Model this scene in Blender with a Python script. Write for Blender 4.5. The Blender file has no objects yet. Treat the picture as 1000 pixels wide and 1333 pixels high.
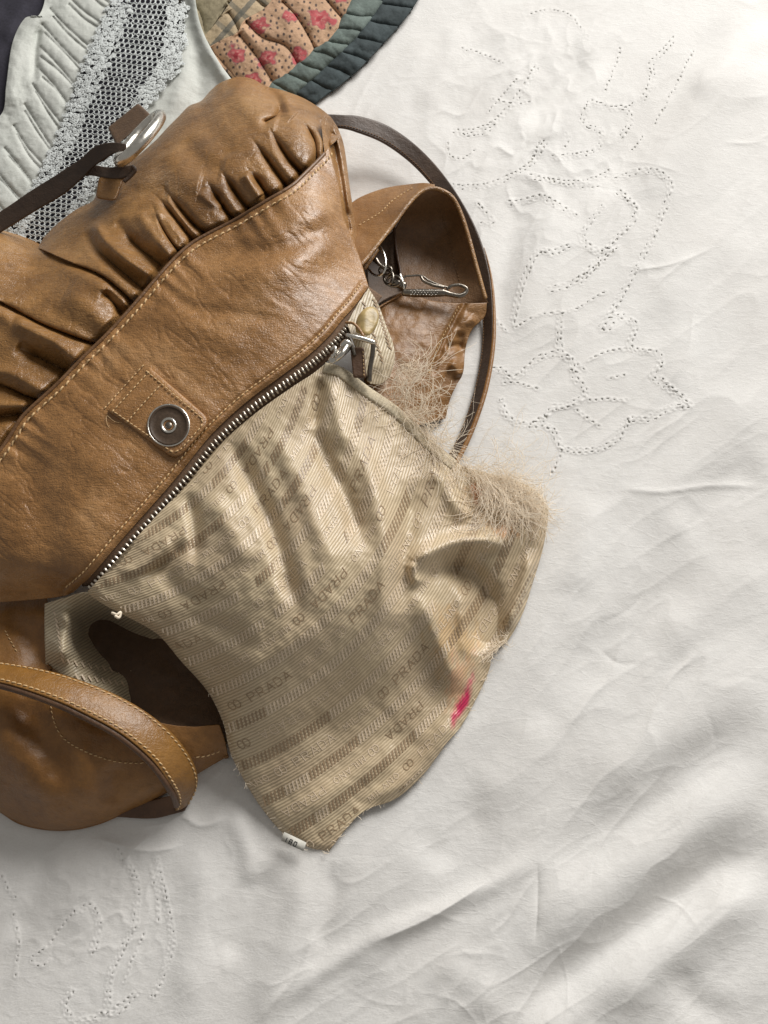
import bpy, math, random
import numpy as np
from mathutils import Matrix, Vector

random.seed(7)
rng = np.random.default_rng(7)
scene = bpy.context.scene
col = scene.collection

# ------------------------------------------------------------------ camera, light, exposure
HFOV = math.radians(50.0); TH = math.tan(HFOV / 2); TILT = math.radians(22.0); DIST = 0.62
CT, ST = math.cos(TILT), math.sin(TILT)
CAMX, CAMY, CAMZ = 0.0, -DIST * ST, DIST * CT
cam = bpy.data.cameras.new("camera"); cam_o = bpy.data.objects.new("camera", cam); col.objects.link(cam_o)
cam.sensor_fit = 'HORIZONTAL'; cam.angle = HFOV; cam.clip_start = 0.01; cam.clip_end = 50
cam_o.location = (CAMX, CAMY, CAMZ); cam_o.rotation_euler = (TILT, 0, 0)
scene.camera = cam_o

world = bpy.data.worlds.new("World"); scene.world = world; world.use_nodes = True
bg = world.node_tree.nodes["Background"]
bg.inputs[0].default_value = (1.0, 0.965, 0.91, 1); bg.inputs[1].default_value = 0.245


def area(name, loc, target, size, power, colr):
    l = bpy.data.lights.new(name, 'AREA'); l.shape = 'RECTANGLE'; l.size, l.size_y = size
    l.energy = power; l.color = colr
    o = bpy.data.objects.new(name, l); col.objects.link(o); o.location = loc
    o.rotation_euler = (Vector(target) - Vector(loc)).to_track_quat('-Z', 'Y').to_euler()
    return o


area("window_light", (1.45, 2.35, 1.72), (0.0, 0.0, 0.03), (1.7, 1.5), 143, (1.0, 0.98, 0.95))

scene.render.engine = 'CYCLES'
scene.cycles.use_denoising = True
scene.cycles.max_bounces = 6
scene.view_settings.view_transform = 'Standard'; scene.view_settings.look = 'None'
scene.view_settings.exposure = 0.0; scene.view_settings.gamma = 1.0
scene.view_settings.use_curve_mapping = False


# ------------------------------------------------------------------ layout helpers
# the layout was measured on the photograph: P turns a measured point and its height above the bed (mm) into metres
def P(px, py, h):
    px = np.asarray(px, float); py = np.asarray(py, float); h = np.asarray(h, float)
    dx = (px - 500) / 1000 * 2 * TH; dy = -(py - 666.5) / 1000 * 2 * TH
    wy = dy * CT + ST; wz = dy * ST - CT
    t = (h / 1000 - CAMZ) / wz
    return np.stack([CAMX + dx * t, CAMY + wy * t, CAMZ + wz * t], -1)


def spline(pts, n=None, closed=False):
    p = np.asarray(pts, float)
    if len(p) == 2:
        q = np.linspace(0, 1, 24)[:, None]; out = p[0] * (1 - q) + p[1] * q
    else:
        e = np.vstack([2 * p[0] - p[1], p, 2 * p[-1] - p[-2]])
        out = []
        for i in range(len(p) - 1):
            a, b, c, d = e[i:i + 4]
            t = np.linspace(0, 1, 14, endpoint=False)[:, None]
            out.append(0.5 * (2 * b + (c - a) * t + (2 * a - 5 * b + 4 * c - d) * t**2 + (3 * b - a - 3 * c + d) * t**3))
        out = np.vstack(out + [p[-1:]])
    if n:
        L = np.r_[0, np.cumsum(np.linalg.norm(np.diff(out[:, :2] if out.shape[1] > 2 and n < 0 else out, axis=0), axis=1))]
        s = np.linspace(0, L[-1], abs(n))
        out = np.stack([np.interp(s, L, out[:, k]) for k in range(out.shape[1])], -1)
    return out


def offset_curve(c, d):
    t = np.gradient(c[:, :2], axis=0); t /= np.linalg.norm(t, axis=1)[:, None] + 1e-9
    o = c.copy(); o[:, 0] += -t[:, 1] * d; o[:, 1] += t[:, 0] * d
    return o


def dist(X, Y, c):
    """distance, signed side and arc fraction from points to polyline c"""
    best = np.full(X.shape, 1e9); side = np.zeros(X.shape); s = np.zeros(X.shape)
    L = np.r_[0, np.cumsum(np.linalg.norm(np.diff(c, axis=0), axis=1))]; tot = L[-1] + 1e-9
    for i in range(len(c) - 1):
        ax, ay = c[i]; bx, by = c[i + 1]; ex, ey = bx - ax, by - ay; l2 = ex * ex + ey * ey + 1e-12
        t = np.clip(((X - ax) * ex + (Y - ay) * ey) / l2, 0, 1)
        qx, qy = X - (ax + t * ex), Y - (ay + t * ey); d = np.hypot(qx, qy)
        m = d < best
        best = np.where(m, d, best); side = np.where(m, np.sign(ex * qy - ey * qx), side)
        s = np.where(m, (L[i] + t * math.sqrt(l2)) / tot, s)
    return best, side, s


def sstep(a, b, x):
    t = np.clip((x - a) / (b - a), 0, 1); return t * t * (3 - 2 * t)


def stroke(X, Y, pts, amp, w, kind='g', taper=(.25, .25)):
    """one sculpted fold: g soft ridge/valley, v sharp crease, s one-sided step (positive on the left of the line)"""
    c = spline(pts)[::3, :2]; c = np.vstack([c, np.asarray(pts[-1], float)[None, :2]])
    R = w * 4.0
    out = np.zeros(X.shape)
    m = (X > c[:, 0].min() - R) & (X < c[:, 0].max() + R) & (Y > c[:, 1].min() - R) & (Y < c[:, 1].max() + R)
    if not m.any(): return out
    d, sd, s = dist(X[m], Y[m], c)
    tp = np.ones_like(s)
    if taper[0]: tp *= sstep(-.02, taper[0], s)
    if taper[1]: tp *= 1 - sstep(1 - taper[1], 1.02, s)
    if kind == 'g': v = np.exp(-(d / w)**2)
    elif kind == 'v': v = np.exp(-d / w * 1.3)
    else: v = np.where(sd < 0, np.exp(-(d / w)**1.3), -0.5 * np.exp(-(d / (w * .45))**1.6))
    out[m] = amp * tp * v
    return out


def puff(X, Y, lines, amp, w, taper=.3):
    """round pads between crease lines"""
    D = np.full(X.shape, 1e3)
    for pts in lines:
        c = spline(pts)[::3, :2]; c = np.vstack([c, np.asarray(pts[-1], float)[None, :2]])
        d, sd, s = dist(X, Y, c)
        D = np.minimum(D, d + w * 1.1 * (1 - sstep(-.02, taper, s)))
    q = 1 - np.clip(D / w, 0, 1)
    return amp * (np.sqrt(np.clip(1 - q**2.4, 0, 1)) - 1)


def vnoise(x, y, seed=0):
    xi = np.floor(x).astype(np.int64); yi = np.floor(y).astype(np.int64); fx = x - xi; fy = y - yi
    fx = fx**3 * (fx * (fx * 6 - 15) + 10); fy = fy**3 * (fy * (fy * 6 - 15) + 10)

    def hsh(a, b):
        n = (a * 374761393 + b * 668265263 + seed * 982451653) & 0x7fffffff
        n = ((n ^ (n >> 13)) * 1274126177) & 0x7fffffff
        return ((n ^ (n >> 16)) & 0xffff) / 65535.0 * 2 - 1
    return (hsh(xi, yi) * (1 - fx) + hsh(xi + 1, yi) * fx) * (1 - fy) + (hsh(xi, yi + 1) * (1 - fx) + hsh(xi + 1, yi + 1) * fx) * fy


def fbm(x, y, seed=0, o=4):
    r = 0; a = 1
    for i in range(o):
        r = r + a * vnoise(x * 2**i + 17.3 * i, y * 2**i - 9.1 * i, seed + i); a *= .5
    return r


def tps(ctrl):
    c = np.asarray(ctrl, float); X = c[:, :2] / 100; n = len(c)

    def phi(r2): return np.where(r2 > 0, 0.5 * r2 * np.log(r2 + 1e-12), 0)
    K = phi(((X[:, None] - X[None])**2).sum(-1)) + np.eye(n) * 0.003
    Pm = np.c_[np.ones(n), X]
    A = np.zeros((n + 3, n + 3)); A[:n, :n] = K; A[:n, n:] = Pm; A[n:, :n] = Pm.T
    w = np.linalg.solve(A, np.r_[c[:, 2], 0, 0, 0])

    def f(px, py):
        px = np.asarray(px, float); py = np.asarray(py, float); x = px / 100; y = py / 100
        r = w[n] + w[n + 1] * x + w[n + 2] * y
        for i in range(n): r = r + w[i] * phi((x - X[i, 0])**2 + (y - X[i, 1])**2)
        return r
    return f


def coons(top, bottom, left, right, nu, nv):
    """top/bottom run left to right, left/right run top to bottom; returns X, Y of shape (nv, nu)"""
    t = spline(top, nu)[:, :2]; b = spline(bottom, nu)[:, :2]; l = spline(left, nv)[:, :2]; r = spline(right, nv)[:, :2]
    u = np.linspace(0, 1, nu)[None, :, None]; v = np.linspace(0, 1, nv)[:, None, None]
    S = (1 - v) * t[None] + v * b[None] + (1 - u) * l[:, None] + u * r[:, None] \
        - ((1 - u) * (1 - v) * t[0] + u * (1 - v) * t[-1] + (1 - u) * v * b[0] + u * v * b[-1])
    return S[..., 0], S[..., 1]


# ------------------------------------------------------------------ mesh / object helpers
def link(name, me, mat=None, parent=None, smooth=True):
    o = bpy.data.objects.new(name, me); col.objects.link(o)
    if mat is not None: me.materials.append(mat)
    if smooth: me.polygons.foreach_set('use_smooth', np.ones(len(me.polygons), bool))
    if parent is not None: attach(o, parent)
    return o


def world_loc(o):
    l = Vector(o.location)
    return l + world_loc(o.parent) if (o.parent and o.type == 'EMPTY') else l


def attach(o, parent):
    o.parent = parent
    root = parent
    while root.parent: root = root.parent
    o.matrix_parent_inverse = (Matrix.Translation(root.location) if parent is root else Matrix.Identity(4)).inverted()


def mesh_np(name, V, F):
    V = np.ascontiguousarray(V.reshape(-1, 3), np.float32); F = np.ascontiguousarray(F, np.int32); k = F.shape[1]
    me = bpy.data.meshes.new(name)
    me.vertices.add(len(V)); me.vertices.foreach_set('co', V.ravel())
    me.loops.add(F.size); me.loops.foreach_set('vertex_index', F.ravel())
    me.polygons.add(len(F)); me.polygons.foreach_set('loop_start', np.arange(0, F.size, k, dtype=np.int32))
    me.update(calc_edges=True)
    return me


def grid_faces(nv, nu, off=0):
    i = np.arange(nv * nu).reshape(nv, nu) + off
    return np.stack([i[1:, :-1], i[1:, 1:], i[:-1, 1:], i[:-1, :-1]], -1).reshape(-1, 4)


def set_uv(me, uv, name='UVMap'):
    lay = me.uv_layers.new(name=name); idx = np.zeros(len(me.loops), np.int32); me.loops.foreach_get('vertex_index', idx)
    lay.data.foreach_set('uv', np.asarray(uv, np.float32).reshape(-1, 2)[idx].ravel())


def set_col(me, rgba, name='print'):
    a = me.color_attributes.new(name, 'FLOAT_COLOR', 'POINT'); a.data.foreach_set('color', np.asarray(rgba, np.float32).ravel())


def surface(name, X, Y, H, mat, parent, thick=0.0, uv=None, skirt=None, colr=None):
    """a sheet through measured points; skirt=(sides, lowest height, tuck) closes it down towards the bed"""
    nv, nu = X.shape
    V = P(X, Y, H).reshape(-1, 3); F = [grid_faces(nv, nu)]
    if skirt:
        idx = np.arange(nv * nu).reshape(nv, nu); cx, cy = X.mean(), Y.mean(); allV = [V]; base = nv * nu
        for sd, low, tuck in skirt:
            line = {'t': idx[0, ::-1], 'b': idx[-1], 'l': idx[:, 0], 'r': idx[::-1, -1]}[sd]
            inner = {'t': (1, 0), 'b': (-2, 0), 'l': (0, 1), 'r': (0, -2)}[sd]
            lx, ly, lh = X.ravel()[line], Y.ravel()[line], H.ravel()[line]
            dx, dy = cx - lx, cy - ly; n = np.hypot(dx, dy); dx /= n; dy /= n
            rows = [line]
            for k, f in enumerate((.12, .35, .65, 1.0)):
                hh = lh + (np.minimum(low, lh - 1) - lh) * f; tk = tuck * (f**0.6)
                allV.append(P(lx + dx * tk, ly + dy * tk, hh)); rows.append(np.arange(len(line)) + base); base += len(line)
            for a, b in zip(rows[:-1], rows[1:]):
                F.append(np.stack([a[:-1], b[:-1], b[1:], a[1:]], -1))
        V = np.vstack(allV)
    me = mesh_np(name, V, np.vstack(F))
    n0 = nv * nu
    if uv is not None:
        u = np.zeros((len(V), 2)); u[:n0] = uv.reshape(-1, 2); set_uv(me, u)
    if colr is not None:
        c = np.ones((len(V), 4)); c[:n0, :3] = colr.reshape(-1, 3); set_col(me, c)
    o = link(name, me, mat, parent)
    if thick:
        m = o.modifiers.new('thickness', 'SOLIDIFY'); m.thickness = thick / 1000; m.offset = -1
    return o


def frames(C):
    T = np.gradient(C, axis=0); T /= np.linalg.norm(T, axis=1)[:, None] + 1e-12
    n = np.cross(T[0], (0, 0, 1.0)); n = n if np.linalg.norm(n) > 1e-4 else np.array([1.0, 0, 0]); n /= np.linalg.norm(n)
    N = [n]
    for t in T[1:]:
        n = N[-1] - t * np.dot(N[-1], t); N.append(n / (np.linalg.norm(n) + 1e-12))
    N = np.array(N); return T, N, np.cross(T, N)


def tube_vf(C, r, k=8, off=0, flat=1.0, closed=False):
    T, N, B = frames(C); n = len(C); r = np.broadcast_to(np.asarray(r, float), (n,))
    a = np.linspace(0, 2 * math.pi, k, endpoint=False)
    V = C[:, None] + r[:, None, None] * (N[:, None] * np.cos(a)[None, :, None] + flat * B[:, None] * np.sin(a)[None, :, None])
    i = np.arange(n * k).reshape(n, k); j = np.roll(i, -1, axis=1)
    F = np.stack([i[:-1], j[:-1], j[1:], i[1:]], -1).reshape(-1, 4)
    if closed: F = np.vstack([F, np.stack([i[-1], j[-1], j[0], i[0]], -1)])
    return V.reshape(-1, 3), F + off


def tube(name, pts, r, mat, parent, k=10, flat=1.0, closed=False, n=None, cap=True):
    """pts: (px,py,h) list, r in mm"""
    c = np.asarray(pts, float)
    if closed: c = np.vstack([c, c[:1]])
    c = spline(c, n or max(12, len(c) * 8))
    if closed: c = c[:-1]
    C = P(c[:, 0], c[:, 1], c[:, 2]); rr = np.full(len(C), r / 1000.) if np.isscalar(r) else np.interp(np.linspace(0, 1, len(C)), np.linspace(0, 1, len(r)), r) / 1000
    if cap and not closed:   # rounded ends
        T = np.gradient(C, axis=0); T /= np.linalg.norm(T, axis=1)[:, None]
        C = np.vstack([C[0] - T[0] * rr[0] * .5, C[0] - T[0] * rr[0] * .3, C, C[-1] + T[-1] * rr[-1] * .3, C[-1] + T[-1] * rr[-1] * .5])
        rr = np.r_[1e-6, rr[0] * .75, rr, rr[-1] * .75, 1e-6]
    V, F = tube_vf(C, rr, k, 0, flat, closed)
    return link(name, mesh_np(name, V, F), mat, parent)


def stitches(name, C, N, mat, parent, length=4.0, gap=2.0, r=.55, wob=.25):
    """capsule stitches (mm) along a 3-D polyline C with surface normals N"""
    L = np.r_[0, np.cumsum(np.linalg.norm(np.diff(C, axis=0), axis=1))] * 1000
    V = []; F = []; off = 0; s = gap / 2
    def at(q): return np.array([np.interp(q, L, C[:, k]) for k in range(3)]), np.array([np.interp(q, L, N[:, k]) for k in range(3)])
    while s + length < L[-1]:
        ln = length * random.uniform(.85, 1.1); pts = []
        for f in (0, .15, .5, .85, 1):
            p, n = at(s + ln * f); n = n / (np.linalg.norm(n) + 1e-9)
            t, _ = at(s + ln * f + .2); t = t - p; b = np.cross(n, t); b /= np.linalg.norm(b) + 1e-12
            lift = {0: -.7, .15: .2, .5: .45, .85: .2, 1: -.7}[f] * r
            pts.append(p + n * lift / 1000 + b * (f - .5) * wob * 2 / 1000)
        v, fc = tube_vf(np.array(pts), np.array([.6, 1, 1, 1, .6]) * r / 1000, 6, off); V.append(v); F.append(fc); off += len(v)
        s += ln + gap * random.uniform(.85, 1.15)
    o = link(name, mesh_np(name, np.vstack(V), np.vstack(F)), mat, parent); o['kind'] = 'stuff'
    return o


def on_surface(c, hf, lift=0.3):
    C = P(c[:, 0], c[:, 1], hf(c[:, 0], c[:, 1]) + lift)
    e = 1.0
    A = P(c[:, 0] + e, c[:, 1], hf(c[:, 0] + e, c[:, 1]) + lift) - C; B = P(c[:, 0], c[:, 1] - e, hf(c[:, 0], c[:, 1] - e) + lift) - C
    N = np.cross(A, B); N /= np.linalg.norm(N, axis=1)[:, None] + 1e-12
    return C, N


def ribbon(name, A, B, mat, parent, thick=3.0, n=120, m=12, crown=0.0):
    """strap between two measured edges (px,py,h)"""
    a = spline(A, n); b = spline(B, n); a = P(*a.T); b = P(*b.T)
    t = np.linspace(0, 1, m)[None, :, None]; V = a[:, None] * (1 - t) + b[:, None] * t
    T = np.gradient(V, axis=0); W = (b - a)[:, None] + 0 * V; N = np.cross(W, T); N /= np.linalg.norm(N, axis=2)[..., None] + 1e-12
    flip = np.sign(N[..., 2].mean()) or 1; N = N * flip
    V = V + N * (crown / 1000 * (1 - (2 * t - 1)**2))
    F = grid_faces(n, m)
    if flip > 0: F = F[:, ::-1]
    me = mesh_np(name, V, F); o = link(name, me, mat, parent)
    md = o.modifiers.new('thickness', 'SOLIDIFY'); md.thickness = thick / 1000; md.offset = -1
    # make sure the outside faces up
    nz = np.zeros(len(me.polygons) * 3, np.float32); me.polygons.foreach_get('normal', nz)
    if nz.reshape(-1, 3)[:, 2].mean() < 0: md.offset = 1
    bv = o.modifiers.new('round', 'BEVEL'); bv.width = min(.0007, thick / 4000); bv.segments = 2; bv.limit_method = 'ANGLE'
    return o, V, N


# ------------------------------------------------------------------ materials
def nodes(name):
    m = bpy.data.materials.new(name); m.use_nodes = True; nt = m.node_tree
    return m, nt, nt.nodes['Principled BSDF']


def N_(nt, t, **kw):
    n = nt.nodes.new(t)
    for k, v in kw.items():
        if k.startswith('i_'): n.inputs[k[2:].replace('_', ' ')].default_value = v
        else: setattr(n, k, v)
    return n


def ramp(nt, fac, stops):
    r = nt.nodes.new('ShaderNodeValToRGB'); e = r.color_ramp.elements
    while len(e) > 1: e.remove(e[-1])
    e[0].position, e[0].color = stops[0][0], (*stops[0][1], 1)
    for p, c in stops[1:]:
        q = e.new(p); q.color = (*c, 1)
    nt.links.new(fac, r.inputs[0]); return r.outputs[0]


def leather(name, base, dark, light, rough=.42, grain=1.0, wr=1.0, spec=.5, coat=.12):
    m, nt, b = nodes(name); L = nt.links.new
    tc = N_(nt, 'ShaderNodeTexCoord')
    n1 = N_(nt, 'ShaderNodeTexNoise', i_Scale=17.0, i_Detail=6.0, i_Roughness=.66); L(tc.outputs['Object'], n1.inputs['Vector'])
    c = ramp(nt, n1.outputs['Fac'], [(.28, dark), (.5, base), (.74, light)])
    n2 = N_(nt, 'ShaderNodeTexNoise', i_Scale=170.0, i_Detail=4.0, i_Roughness=.7); L(tc.outputs['Object'], n2.inputs['Vector'])
    mx = N_(nt, 'ShaderNodeMix', data_type='RGBA', blend_type='OVERLAY'); mx.inputs['Factor'].default_value = .38
    L(c, mx.inputs['A']); L(n2.outputs['Fac'], mx.inputs['B'])
    L(mx.outputs['Result'], b.inputs['Base Color'])
    # pebbled grain, fine creases and soft undulation
    dst = N_(nt, 'ShaderNodeMix', data_type='VECTOR'); dst.inputs['Factor'].default_value = .0015
    nd = N_(nt, 'ShaderNodeTexNoise', i_Scale=260.0, i_Detail=2.0); L(tc.outputs['Object'], nd.inputs['Vector'])
    L(tc.outputs['Object'], dst.inputs['A']); L(nd.outputs['Color'], dst.inputs['B'])
    vo = N_(nt, 'ShaderNodeTexVoronoi', feature='DISTANCE_TO_EDGE', i_Scale=520.0); L(dst.outputs['Result'], vo.inputs['Vector'])
    mp = N_(nt, 'ShaderNodeMapping'); mp.inputs['Rotation'].default_value = (0, 0, math.radians(40)); mp.inputs['Scale'].default_value = (1, 3.2, 1)
    L(tc.outputs['Object'], mp.inputs['Vector'])
    nw = N_(nt, 'ShaderNodeTexNoise', i_Scale=70.0, i_Detail=4.0, i_Roughness=.6, i_Distortion=.6); L(mp.outputs[0], nw.inputs['Vector'])
    rg = N_(nt, 'ShaderNodeMath', operation='SUBTRACT'); L(nw.outputs['Fac'], rg.inputs[0]); rg.inputs[1].default_value = .5
    ab = N_(nt, 'ShaderNodeMath', operation='ABSOLUTE'); L(rg.outputs[0], ab.inputs[0])
    cl = N_(nt, 'ShaderNodeMath', operation='MINIMUM'); L(ab.outputs[0], cl.inputs[0]); cl.inputs[1].default_value = .07
    b1 = N_(nt, 'ShaderNodeBump', i_Strength=.30 * grain, i_Distance=.0012)
    mv = N_(nt, 'ShaderNodeMath', operation='MINIMUM'); L(vo.outputs['Distance'], mv.inputs[0]); mv.inputs[1].default_value = .25
    L(mv.outputs[0], b1.inputs['Height'])
    b2 = N_(nt, 'ShaderNodeBump', i_Strength=.5 * wr, i_Distance=.006); L(cl.outputs[0], b2.inputs['Height']); L(b1.outputs[0], b2.inputs['Normal'])
    b3 = N_(nt, 'ShaderNodeBump', i_Strength=.35, i_Distance=.002); L(n2.outputs['Fac'], b3.inputs['Height']); L(b2.outputs[0], b3.inputs['Normal'])
    L(b3.outputs[0], b.inputs['Normal'])
    rr = N_(nt, 'ShaderNodeMapRange'); rr.inputs['To Min'].default_value = rough - .08; rr.inputs['To Max'].default_value = rough + .14
    L(n1.outputs['Fac'], rr.inputs['Value']); L(rr.outputs[0], b.inputs['Roughness'])
    b.inputs['Specular IOR Level'].default_value = spec
    b.inputs['Coat Weight'].default_value = coat; b.inputs['Coat Roughness'].default_value = .32
    return m


def plain(name, colr, rough=.6, metal=0.0, noise=.0, nscale=300.0, bump=0.0, sheen=0.0, spec=.5):
    m, nt, b = nodes(name); L = nt.links.new
    b.inputs['Roughness'].default_value = rough; b.inputs['Metallic'].default_value = metal; b.inputs['Specular IOR Level'].default_value = spec
    tc = N_(nt, 'ShaderNodeTexCoord'); n = N_(nt, 'ShaderNodeTexNoise', i_Scale=nscale, i_Detail=4.0, i_Roughness=.65); L(tc.outputs['Object'], n.inputs['Vector'])
    lo = tuple(max(0, x * (1 - noise)) for x in colr); hi = tuple(min(1, x * (1 + noise)) for x in colr)
    L(ramp(nt, n.outputs['Fac'], [(.3, lo), (.7, hi)]), b.inputs['Base Color'])
    if bump:
        bp = N_(nt, 'ShaderNodeBump', i_Strength=bump, i_Distance=.001); L(n.outputs['Fac'], bp.inputs['Height']); L(bp.outputs[0], b.inputs['Normal'])
    if metal:
        rr = N_(nt, 'ShaderNodeMapRange'); rr.inputs['To Min'].default_value = rough * .7; rr.inputs['To Max'].default_value = rough * 1.5
        L(n.outputs['Fac'], rr.inputs['Value']); L(rr.outputs[0], b.inputs['Roughness'])
    if sheen: b.inputs['Sheen Weight'].default_value = sheen
    return m


def cotton(name, colr, tint=(.74, .73, .70), weave=1.0, attr=None, trans=0.0):
    m, nt, b = nodes(name); L = nt.links.new
    b.inputs['Roughness'].default_value = .85; b.inputs['Specular IOR Level'].default_value = .2
    tc = N_(nt, 'ShaderNodeTexCoord')
    n = N_(nt, 'ShaderNodeTexNoise', i_Scale=9.0, i_Detail=5.0, i_Roughness=.6); L(tc.outputs['Object'], n.inputs['Vector'])
    c = ramp(nt, n.outputs['Fac'], [(.3, tint), (.62, colr)])
    nf = N_(nt, 'ShaderNodeTexNoise', i_Scale=850.0, i_Detail=2.0, i_Roughness=.7); L(tc.outputs['Object'], nf.inputs['Vector'])
    mf = N_(nt, 'ShaderNodeMix', data_type='RGBA', blend_type='OVERLAY'); mf.inputs['Factor'].default_value = .22; L(c, mf.inputs['A']); L(nf.outputs['Fac'], mf.inputs['B']); c = mf.outputs['Result']
    if attr:
        at = N_(nt, 'ShaderNodeAttribute', attribute_name=attr)
        mx = N_(nt, 'ShaderNodeMix', data_type='RGBA', blend_type='MULTIPLY'); mx.inputs['Factor'].default_value = 1.0
        L(c, mx.inputs['A']); L(at.outputs['Color'], mx.inputs['B']); c = mx.outputs['Result']
    L(c, b.inputs['Base Color'])
    prev = None
    for ang in (12, 102):
        mp = N_(nt, 'ShaderNodeMapping'); mp.inputs['Rotation'].default_value = (0, 0, math.radians(ang)); L(tc.outputs['Object'], mp.inputs['Vector'])
        w = N_(nt, 'ShaderNodeTexWave', i_Scale=560.0, i_Distortion=2.5, i_Detail=2.0); w.inputs['Detail Scale'].default_value = 1.2; L(mp.outputs[0], w.inputs['Vector'])
        bp = N_(nt, 'ShaderNodeBump', i_Strength=.16 * weave, i_Distance=.0006); L(w.outputs['Fac'], bp.inputs['Height'])
        if prev: L(prev, bp.inputs['Normal'])
        prev = bp.outputs[0]
    n2 = N_(nt, 'ShaderNodeTexNoise', i_Scale=120.0, i_Detail=5.0, i_Roughness=.62); L(tc.outputs['Object'], n2.inputs['Vector'])
    bp = N_(nt, 'ShaderNodeBump', i_Strength=.16 * weave, i_Distance=.0022); L(n2.outputs['Fac'], bp.inputs['Height']); L(prev, bp.inputs['Normal'])
    # fine dry creases of washed cotton
    prev = bp.outputs[0]
    for ang, sc_, st_ in ((37, 38.0, .17), (-20, 55.0, .10), (80, 90.0, .07)):
        mp = N_(nt, 'ShaderNodeMapping'); mp.inputs['Rotation'].default_value = (0, 0, math.radians(ang)); mp.inputs['Scale'].default_value = (1, 2.6, 1); L(tc.outputs['Object'], mp.inputs['Vector'])
        nn = N_(nt, 'ShaderNodeTexNoise', i_Scale=sc_, i_Detail=5.0, i_Roughness=.55, i_Distortion=.4); L(mp.outputs[0], nn.inputs['Vector'])
        sb = N_(nt, 'ShaderNodeMath', operation='SUBTRACT'); L(nn.outputs['Fac'], sb.inputs[0]); sb.inputs[1].default_value = .5
        aa = N_(nt, 'ShaderNodeMath', operation='ABSOLUTE'); L(sb.outputs[0], aa.inputs[0])
        mn = N_(nt, 'ShaderNodeMath', operation='MINIMUM'); L(aa.outputs[0], mn.inputs[0]); mn.inputs[1].default_value = .06
        b4 = N_(nt, 'ShaderNodeBump', i_Strength=st_ * weave, i_Distance=.006); b4.invert = True; L(mn.outputs[0], b4.inputs['Height']); L(prev, b4.inputs['Normal']); prev = b4.outputs[0]
    L(prev, b.inputs['Normal'])
    return m


def lining_mat(name, light, dark, rib=3.6, attr=None):
    """ribbed jacquard: ribs run along U, V counts pattern rows (38 units each)"""
    m, nt, b = nodes(name); L = nt.links.new
    b.inputs['Roughness'].default_value = .40; b.inputs['Specular IOR Level'].default_value = .55; b.inputs['Sheen Weight'].default_value = .12
    uv = N_(nt, 'ShaderNodeUVMap', uv_map='UVMap'); sx = N_(nt, 'ShaderNodeSeparateXYZ'); L(uv.outputs[0], sx.inputs[0])
    nz = N_(nt, 'ShaderNodeTexNoise', i_Scale=.22, i_Detail=3.0); L(uv.outputs[0], nz.inputs['Vector'])
    ad = N_(nt, 'ShaderNodeMath', operation='MULTIPLY_ADD'); L(nz.outputs['Fac'], ad.inputs[0]); ad.inputs[1].default_value = 1.3; L(sx.outputs['Y'], ad.inputs[2])
    ml = N_(nt, 'ShaderNodeMath', operation='MULTIPLY'); L(ad.outputs[0], ml.inputs[0]); ml.inputs[1].default_value = 2 * math.pi / rib
    sn = N_(nt, 'ShaderNodeMath', operation='SINE'); L(ml.outputs[0], sn.inputs[0])
    mr = N_(nt, 'ShaderNodeMapRange'); mr.inputs['From Min'].default_value = -1; L(sn.outputs[0], mr.inputs['Value'])
    # short weft marks across each rib
    mp = N_(nt, 'ShaderNodeMapping'); mp.inputs['Scale'].default_value = (.55, 1.6, 1); L(uv.outputs[0], mp.inputs['Vector'])
    n2 = N_(nt, 'ShaderNodeTexNoise', i_Scale=1.0, i_Detail=2.0); L(mp.outputs[0], n2.inputs['Vector'])
    mm = N_(nt, 'ShaderNodeMath', operation='MULTIPLY'); L(mr.outputs[0], mm.inputs[0])
    m3 = N_(nt, 'ShaderNodeMapRange'); m3.inputs['From Min'].default_value = .25; m3.inputs['From Max'].default_value = .7; m3.inputs['To Min'].default_value = .62; L(n2.outputs['Fac'], m3.inputs['Value'])
    L(m3.outputs[0], mm.inputs[1])
    c = ramp(nt, mm.outputs[0], [(.05, dark), (.5, light), (1.0, tuple(min(1, x * 1.08) for x in light))])
    n4 = N_(nt, 'ShaderNodeTexNoise', i_Scale=.012, i_Detail=4.0); L(uv.outputs[0], n4.inputs['Vector'])
    mo = N_(nt, 'ShaderNodeMix', data_type='RGBA', blend_type='OVERLAY'); mo.inputs['Factor'].default_value = .3; L(c, mo.inputs['A']); L(n4.outputs['Fac'], mo.inputs['B']); c = mo.outputs['Result']
    if attr:
        at = N_(nt, 'ShaderNodeAttribute', attribute_name=attr)
        mx = N_(nt, 'ShaderNodeMix', data_type='RGBA', blend_type='MULTIPLY'); mx.inputs['Factor'].default_value = 1.0
        L(c, mx.inputs['A']); L(at.outputs['Color'], mx.inputs['B']); c = mx.outputs['Result']
    L(c, b.inputs['Base Color'])
    bp = N_(nt, 'ShaderNodeBump', i_Strength=.45, i_Distance=.0006); L(mr.outputs[0], bp.inputs['Height']); L(bp.outputs[0], b.inputs['Normal'])
    return m


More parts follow.
